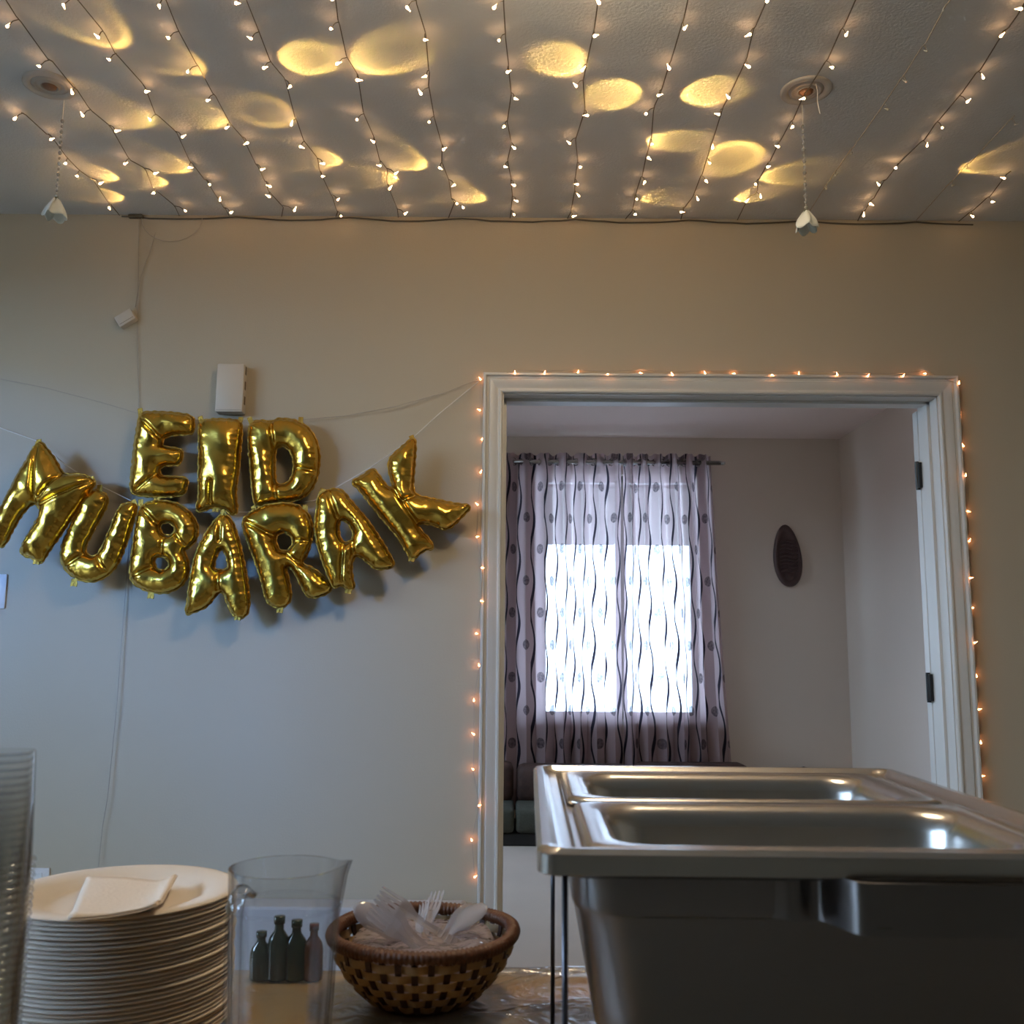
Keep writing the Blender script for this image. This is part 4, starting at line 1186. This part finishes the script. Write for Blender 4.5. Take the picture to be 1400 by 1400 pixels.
# ================================================================== stack of clear cups
M['cup'] = mat_clear('clear_cup_plastic', (0.99, 0.988, 0.982), (0.88, 0.87, 0.85), 1.45, .07, .018, (.62, .58, .52))
CUX, CUY = -.503, .985
CUR = .0375
ncup = 36; cstep = (.992 - TABLE - .002) / (ncup - 1)
cup_h = .108
cprof = [(.0005, cup_h - .004), (CUR - .010, cup_h - .004), (CUR - .0065, cup_h), (CUR - .0055, cup_h - .002), (CUR - .002, .012), (CUR - .0018, .005), (CUR + .0012, .004), (CUR + .0020, .002), (CUR + .0010, .0003), (CUR - .001, .0003)]
c0 = None
for k in range(ncup):
    if c0 is None:
        c0 = MB().lathe(cprof, 40).build('plastic_cup', M['cup'], None, True); o = c0
        auto_smooth(c0, 50)
    else:
        o = c0.copy(); COL.objects.link(o)
    z = TABLE + .001 + k * cstep
    o.location = (CUX - .004 * (1 - k / ncup) + 0, CUY, z)
    tag(o, 'clear plastic cup upside down on top of the cup stack' if k == ncup - 1 else 'clear plastic cup nested upside down in the cup stack, %s from the top' % nth(ncup - k), 'cup', 'clear cups in the stack')

# ================================================================== clear pitcher
M['acrylic'] = mat_clear('clear_acrylic', (0.985, 0.987, 0.99), (0.45, 0.45, 0.47), 1.6, .03, .006, (.7, .72, .75))
PX, PY = -.233, 1.055
pz1 = on_y(400, 1186, PY).z - TABLE
pt = thing('pitcher', 'clear acrylic pitcher with fluted sides and pouring spout', 'pitcher', (PX, PY, TABLE + .001))
NS = 80
def pit_loop(r, z, spout=0.0, flute=.035):
    lp = []
    for i in range(NS):
        a = 2 * PI * i / NS
        s = max(0, math.cos(a)) ** 14
        q = r * (1 + flute * math.cos(10 * a)) + spout * s
        lp.append(Vector((q * math.cos(a), q * math.sin(a), z + spout * 1.0 * s * (.5 if spout else 0))))
    return lp
Hh = pz1
outer = [pit_loop(.0005, 0, 0, 0), pit_loop(.044, 0, 0, .0), pit_loop(.048, .004), pit_loop(.050, .06), pit_loop(.054, Hh * .62), pit_loop(.056, Hh * .8), pit_loop(.0565, Hh * .85, .004, .004), pit_loop(.057, Hh * .95, .008, 0), pit_loop(.0575, Hh, .012, 0)]
inner = [pit_loop(.0545, Hh, .012, 0), pit_loop(.054, Hh * .95, .008, 0), pit_loop(.0535, Hh * .85, .004, .004), pit_loop(.051, Hh * .62), pit_loop(.047, .06), pit_loop(.045, .010), pit_loop(.0005, .009, 0, 0)]
auto_smooth(MB().loft(outer + inner).build('body', M['acrylic'], pt), 60)
# handle
hp = [(-.053, 0, Hh * .93), (-.066, -.004, Hh * .965), (-.076, -.006, Hh * .94), (-.079, -.006, Hh * .85), (-.078, -.006, Hh * .55), (-.074, -.006, Hh * .34), (-.064, -.004, Hh * .24), (-.049, 0, Hh * .22)]
hl = []
for i, p in enumerate(hp):
    tn = (Vector(hp[min(i + 1, len(hp) - 1)]) - Vector(hp[max(i - 1, 0)])).normalized()
    side = Vector((0, 1, 0)); nn = tn.cross(side)
    hl.append([Vector(p) + side * (.010 * math.cos(a)) + nn * (.0045 * math.sin(a)) for a in [2 * PI * k / 12 for k in range(12)]])
MB().loft(hl, True, True).build('handle', M['acrylic'], pt, True).rotation_euler = (0, 0, math.radians(62))
MB().lathe([(.0565, Hh * .835), (.0585, Hh * .838), (.0585, Hh * .846), (.0565, Hh * .849)], 48).build('band', M['acrylic'], pt, True)

# ================================================================== small dark tumblers behind the pitcher
M['green_glass'] = mat('dark_green_glass', (0.012, 0.035, 0.028), 0.12, noise=(8, .2), coat=.3)
M['amber_glass'] = mat('red_brown_glass', (0.12, 0.025, 0.012), 0.15, noise=(8, .2), coat=.3)
for (px, h, r, m, lab) in ((356, .064, .015, 'green_glass', 'shortest dark green bottle behind the pitcher, next to the plates'), (380, .085, .016, 'green_glass', 'tall dark green bottle behind the pitcher, on the plates side'),
                        (404, .080, .016, 'green_glass', 'dark green bottle behind the pitcher, next to the red-brown bottle'), (428, .075, .014, 'amber_glass', 'small red-brown bottle behind the pitcher, beside the basket')):
    q = on_z(px, 1318, TABLE)
    x = q.x * 1.465 / q.y
    t = thing('small_bottle', lab, 'bottle', (x, 1.465, TABLE + .001))
    MB().lathe([(.0005, 0), (r * .95, 0), (r, .003), (r, h * .55), (r * .85, h * .66), (r * .42, h * .78), (r * .38, h * .90)], 20).build('body', M[m], t, True)
    MB().lathe([(r * .40, h * .88), (r * .5, h * .88), (r * .5, h), (.0005, h)], 16).build('cap', M[m], t, True)

# ================================================================== woven basket with plastic cutlery
M['rim_cane'] = mat('brown_rim_cane', (0.115, 0.042, 0.018), 0.5, noise=(35, 0.35), bump=(90, .3))
M['weaver'] = mat('tan_cane', (0.36, 0.235, 0.115), 0.5, noise=(40, 0.25), bump=(120, .2))
M['stake'] = mat('dark_cane', (0.045, 0.016, 0.010), 0.55)
BX, BYc, BR, BH = -.116, 1.388, .121, .084
bk = thing('woven_basket', 'round woven cane basket with brown wrapped rim holding plastic cutlery', 'basket', (BX, BYc, TABLE + .001))
def brad(z):
    q = z / BH
    return .064 + (BR - .064) * math.sin(min(1, q) * PI / 2 * .98) ** .9
NST = 36
ROWS = 6
zr0, zr1 = .006, BH - .006
st0 = None
for k in range(NST):
    a = 2 * PI * k / NST
    if st0 is None:
        lp = []
        for i in range(9):
            z = .002 + (BH - .004) * i / 8; r = brad(z)
            lp.append([Vector((r - .0008, -.0042, z)), Vector((r - .0008, .0042, z)), Vector((r + .0008, .0042, z)), Vector((r + .0008, -.0042, z))])
        st0 = MB().loft(lp, True, True).build('stake', M['stake'], bk); o = st0
    else:
        o = st0.copy(); COL.objects.link(o); o.parent = bk
    o.rotation_euler.z = a
for rI in range(ROWS):
    za = zr0 + (zr1 - zr0) * rI / ROWS + .0008; zb2 = zr0 + (zr1 - zr0) * (rI + 1) / ROWS - .0008
    lp = []
    n = NST * 6
    for i in range(n):
        a = 2 * PI * i / n
        off = .0034 * math.cos(NST / 2 * a + PI * rI)
        row = []
        for (z, t_) in ((za, -.0006), ((za + zb2) / 2, -.0011), (zb2, -.0006), (zb2, .0006), ((za + zb2) / 2, .0013), (za, .0006)):
            r = brad(z) + off + t_
            row.append(Vector((r * math.cos(a), r * math.sin(a), z)))
        lp.append(row)
    lp.append(lp[0])
    auto_smooth(MB().loft(lp).build('weaver', M['weaver'], bk), 40)
MB().lathe([(.0005, .003), (.060, .003), (.066, .008), (.064, 0), (.0005, 0)], 36).build('base_disc', M['stake'], bk, True)
# rim: core wrapped with cane turns, modelled as ridges
lp = []
NT = 118; n = NT * 4
for i in range(n):
    a = 2 * PI * i / n
    rr = .0088 * (1 + .11 * math.cos(NT * a)) * (1 + .04 * math.sin(5 * a))
    cz = BH + .003 + .0012 * math.sin(3 * a + 1)
    lp.append([Vector(((BR + .001 + rr * math.cos(b)) * math.cos(a), (BR + .001 + rr * math.cos(b)) * math.sin(a), cz + rr * .95 * math.sin(b))) for b in [2 * PI * k / 10 for k in range(10)]])
lp.append(lp[0])
MB().loft(lp).build('wrapped_rim', M['rim_cane'], bk, True)

# cutlery
M['cutlery'] = mat_clear('clear_cutlery_plastic', (0.95, 0.94, 0.94), (0.62, 0.59, 0.60), 1.6, .06, .42, (.92, .87, .87))
def outline_solid(pts, thick, curve):
    """a flat outline in x (across) / y (along), thickened in z and bent by curve(y)"""
    n = len(pts)
    top = [Vector((x, y, curve(y) + thick / 2 - .25 * abs(x) * 0)) for (x, y) in pts]
    bot = [Vector((x, y, curve(y) - thick / 2)) for (x, y) in pts]
    return top, bot
def strip(stations, thick, curve):
    lp = []
    for (y, w, sag) in stations:
        z = curve(y)
        lp.append([Vector((-w, y, z + sag - thick / 2)), Vector((0, y, z - thick / 2)), Vector((w, y, z + sag - thick / 2)), Vector((w, y, z + sag + thick / 2)), Vector((0, y, z + thick / 2)), Vector((-w, y, z + sag + thick / 2))])
    return MB().loft(lp, True, True)
def fcurve(y):
    return .010 * math.sin(max(0, (y - .085)) / .075 * PI) - .0 + .012 * (max(0, y - .125) / .035) ** 2
def make_fork():
    hd = strip([(0, .0055, .0), (.004, .0068, .001), (.02, .0068, .0012), (.06, .0052, .0012), (.09, .0042, .001), (.104, .0055, .001), (.115, .0105, .0015), (.127, .0122, .002)], .0018, fcurve)
    for i in range(9):                      # grip ribs on the handle
        y = .010 + i * .007
        hd.tube([(-.0062 + i * .0002, y, fcurve(y) + .0026), (0, y, fcurve(y) + .0020), (.0062 - i * .0002, y, fcurve(y) + .0026)], .0013, 5)
    tin = []
    for k in range(4):
        x = -.0093 + k * .0062
        lp = []
        for (y, w) in ((.1255, .0026), (.140, .0019), (.155, .0014), (.160, .0006)):
            z = fcurve(y) + .0015
            lp.append([Vector((x - w, y, z - .0008)), Vector((x + w, y, z - .0008)), Vector((x + w, y, z + .0008)), Vector((x - w, y, z + .0008))])
        tin.append(MB().loft(lp, True, True))
    return hd, tin
def make_spoon():
    hd = strip([(0, .0055, .0), (.004, .0068, .001), (.02, .0068, .0012), (.06, .0052, .0012), (.096, .0040, .001), (.108, .0080, .002), (.118, .0135, .004), (.130, .0158, .005), (.144, .0140, .004), (.154, .0085, .002), (.158, .002, 0)], .0016, fcurve)
    for i in range(9):
        y = .010 + i * .007
        hd.tube([(-.0062 + i * .0002, y, fcurve(y) + .0026), (0, y, fcurve(y) + .0020), (.0062 - i * .0002, y, fcurve(y) + .0026)], .0013, 5)
    return hd
FORK = None; SPOON = None
def place(kind, tip, tail_dir, roll, label):
    """tip: world point of the head end; tail_dir: direction from tip to handle"""
    global FORK, SPOON
    L = .160 if kind == 'fork' else .158
    d = Vector(tail_dir).normalized()
    tip = Vector(tip)
    low = -(tip.z - TABLE - .030) / L          # keep the handle above the basket floor
    if d.z < low:
        h = Vector((BX - tip.x, BYc - tip.y, 0)).normalized() * math.sqrt(1 - low * low)
        d = Vector((h.x, h.y, low))
    d = -d                                     # handle -> head
    ref = Vector((0, -1, .4))                  # the face of the head looks at the table side
    x = d.cross(ref).normalized(); z = x.cross(d).normalized()
    R = Matrix((x, d, z)).transposed().to_4x4() @ Matrix.Rotation(roll, 4, 'Y')
    loc = Vector(tip) - d * L
    t = thing('plastic_' + kind, label, kind, (0, 0, 0), 'clear plastic cutlery in the basket')
    t.matrix_world = Matrix.Translation(loc) @ R
    if kind == 'fork':
        if FORK is None:
            hd, tin = make_fork()
            FORK = [hd.build('handle', M['cutlery'], t, False)] + [q.build('tine', M['cutlery'], t, False) for q in tin]
        else:
            for q in FORK:
                c = q.copy(); COL.objects.link(c); c.parent = t
    else:
        if SPOON is None: SPOON = make_spoon().build('spoon_body', M['cutlery'], t, True)
        else:
            c = SPOON.copy(); COL.objects.link(c); c.parent = t
    return t
F = 'clear plastic fork '
# (kind, tip px, tip depth, tail px, tail depth, roll, label)
CUT = [('fork', (514, 1229), 1.36, (610, 1322), 1.335, 0.0, F + 'with raised tines lying over the middle of the basket'),
       ('fork', (510, 1240), 1.345, (604, 1330), 1.32, -.1, F + 'just below the fork with raised tines'),
       ('fork', (517, 1224), 1.375, (640, 1300), 1.36, .15, F + 'just above the fork with raised tines'),
       ('fork', (603, 1228), 1.462, (612, 1345), 1.385, -.5, F + 'standing upright near the basket middle'),
       ('fork', (590, 1240), 1.455, (622, 1350), 1.38, -.9, F + 'leaning against the upright fork'),
       ('spoon', (644, 1240), 1.445, (622, 1340), 1.40, .4, 'clear plastic spoon standing near the basket middle'),
       ('spoon', (670, 1246), 1.405, (650, 1340), 1.39, -.6, 'clear plastic spoon standing at the chafing dish side of the basket'),
       ('spoon', (482, 1240), 1.38, (474, 1340), 1.35, .2, 'clear plastic spoon standing at the pitcher side of the basket'),
       ('fork', (497, 1246), 1.35, (486, 1345), 1.34, .3, F + 'standing at the pitcher side of the basket'),
       ('fork', (506, 1252), 1.37, (500, 1350), 1.36, -.4, F + 'tucked behind the bag at the pitcher side')]
for (kind, tp, ty, lp_, ly, rl, lab) in CUT:
    a = on_y(tp[0], tp[1], ty); b = on_y(lp_[0], lp_[1], ly)
    place(kind, a, b - a, rl, lab)
# crumpled clear bag under the cutlery
M['bag'] = mat_clear('clear_bag', (0.80, 0.76, 0.80), (0.6, 0.56, 0.62), 1.45, .16, .60, (.78, .68, .71), bump=(60, .8))
n_ = 40; v = []; f = []
rb = random.Random(21)
ph = [(rb.uniform(20, 75), rb.uniform(0, 6.28), rb.uniform(0, 6.28)) for _ in range(9)]
def bagz(x, y):
    z = 0
    for (fr, an, p) in ph: z += abs(math.sin((x * math.cos(an) + y * math.sin(an)) * fr + p)) * .011 / (1 + fr / 60)
    return z
rings = 16; seg = 44
v.append((0, 0, .052 + bagz(0, 0)))
for i in range(1, rings + 1):
    for k in range(seg):
        a = 2 * PI * k / seg; r = .100 * i / rings
        x, y = r * math.cos(a), r * math.sin(a)
        v.append((x, y, .064 - .030 * (i / rings) ** 3 * 0 + bagz(x, y) * .45 - (.010 if i == rings else 0)))
for k in range(seg): f.append((0, 1 + k, 1 + (k + 1) % seg))
for i in range(rings - 1):
    for k in range(seg):
        k2 = (k + 1) % seg
        f.append((1 + i * seg + k, 1 + (i + 1) * seg + k, 1 + (i + 1) * seg + k2, 1 + i * seg + k2))
lo0 = len(v)
for k in range(seg):
    a = 2 * PI * k / seg; v.append((.062 * math.cos(a), .062 * math.sin(a), .012))
for k in range(seg):
    k2 = (k + 1) % seg; b0 = 1 + (rings - 1) * seg
    f.append((b0 + k, lo0 + k, lo0 + k2, b0 + k2))
f.append(tuple(lo0 + k for k in range(seg))[::-1])
bo = obj('plastic_bag', v, f, M['bag'], None, True, loc=(BX, BYc, TABLE + .001))
tag(bo, 'crumpled clear plastic bag filling the woven basket under the cutlery', 'bag')

# ================================================================== flush ceiling lamp added out of view to light the room
M['added_lamp_glass'] = mat_emit('added_lamp_dome', (1.0, 0.77, 0.49), ADDED_LAMP)
lm = thing('added_ceiling_lamp', 'unseen flush ceiling lamp added over the buffet table to light the room', 'lamp', (.15, 1.62, CEIL))
MB().lathe([(.0005, -.001), (.185, -.001), (.185, -.025), (.160, -.028)], 32).build('added_lamp_base', M['white_trim'], lm, True)
MB().lathe([(.165, -.024), (.160, -.055), (.130, -.085), (.075, -.105), (.0005, -.112)], 32).build('added_lamp_dome', M['added_lamp_glass'], lm, True)
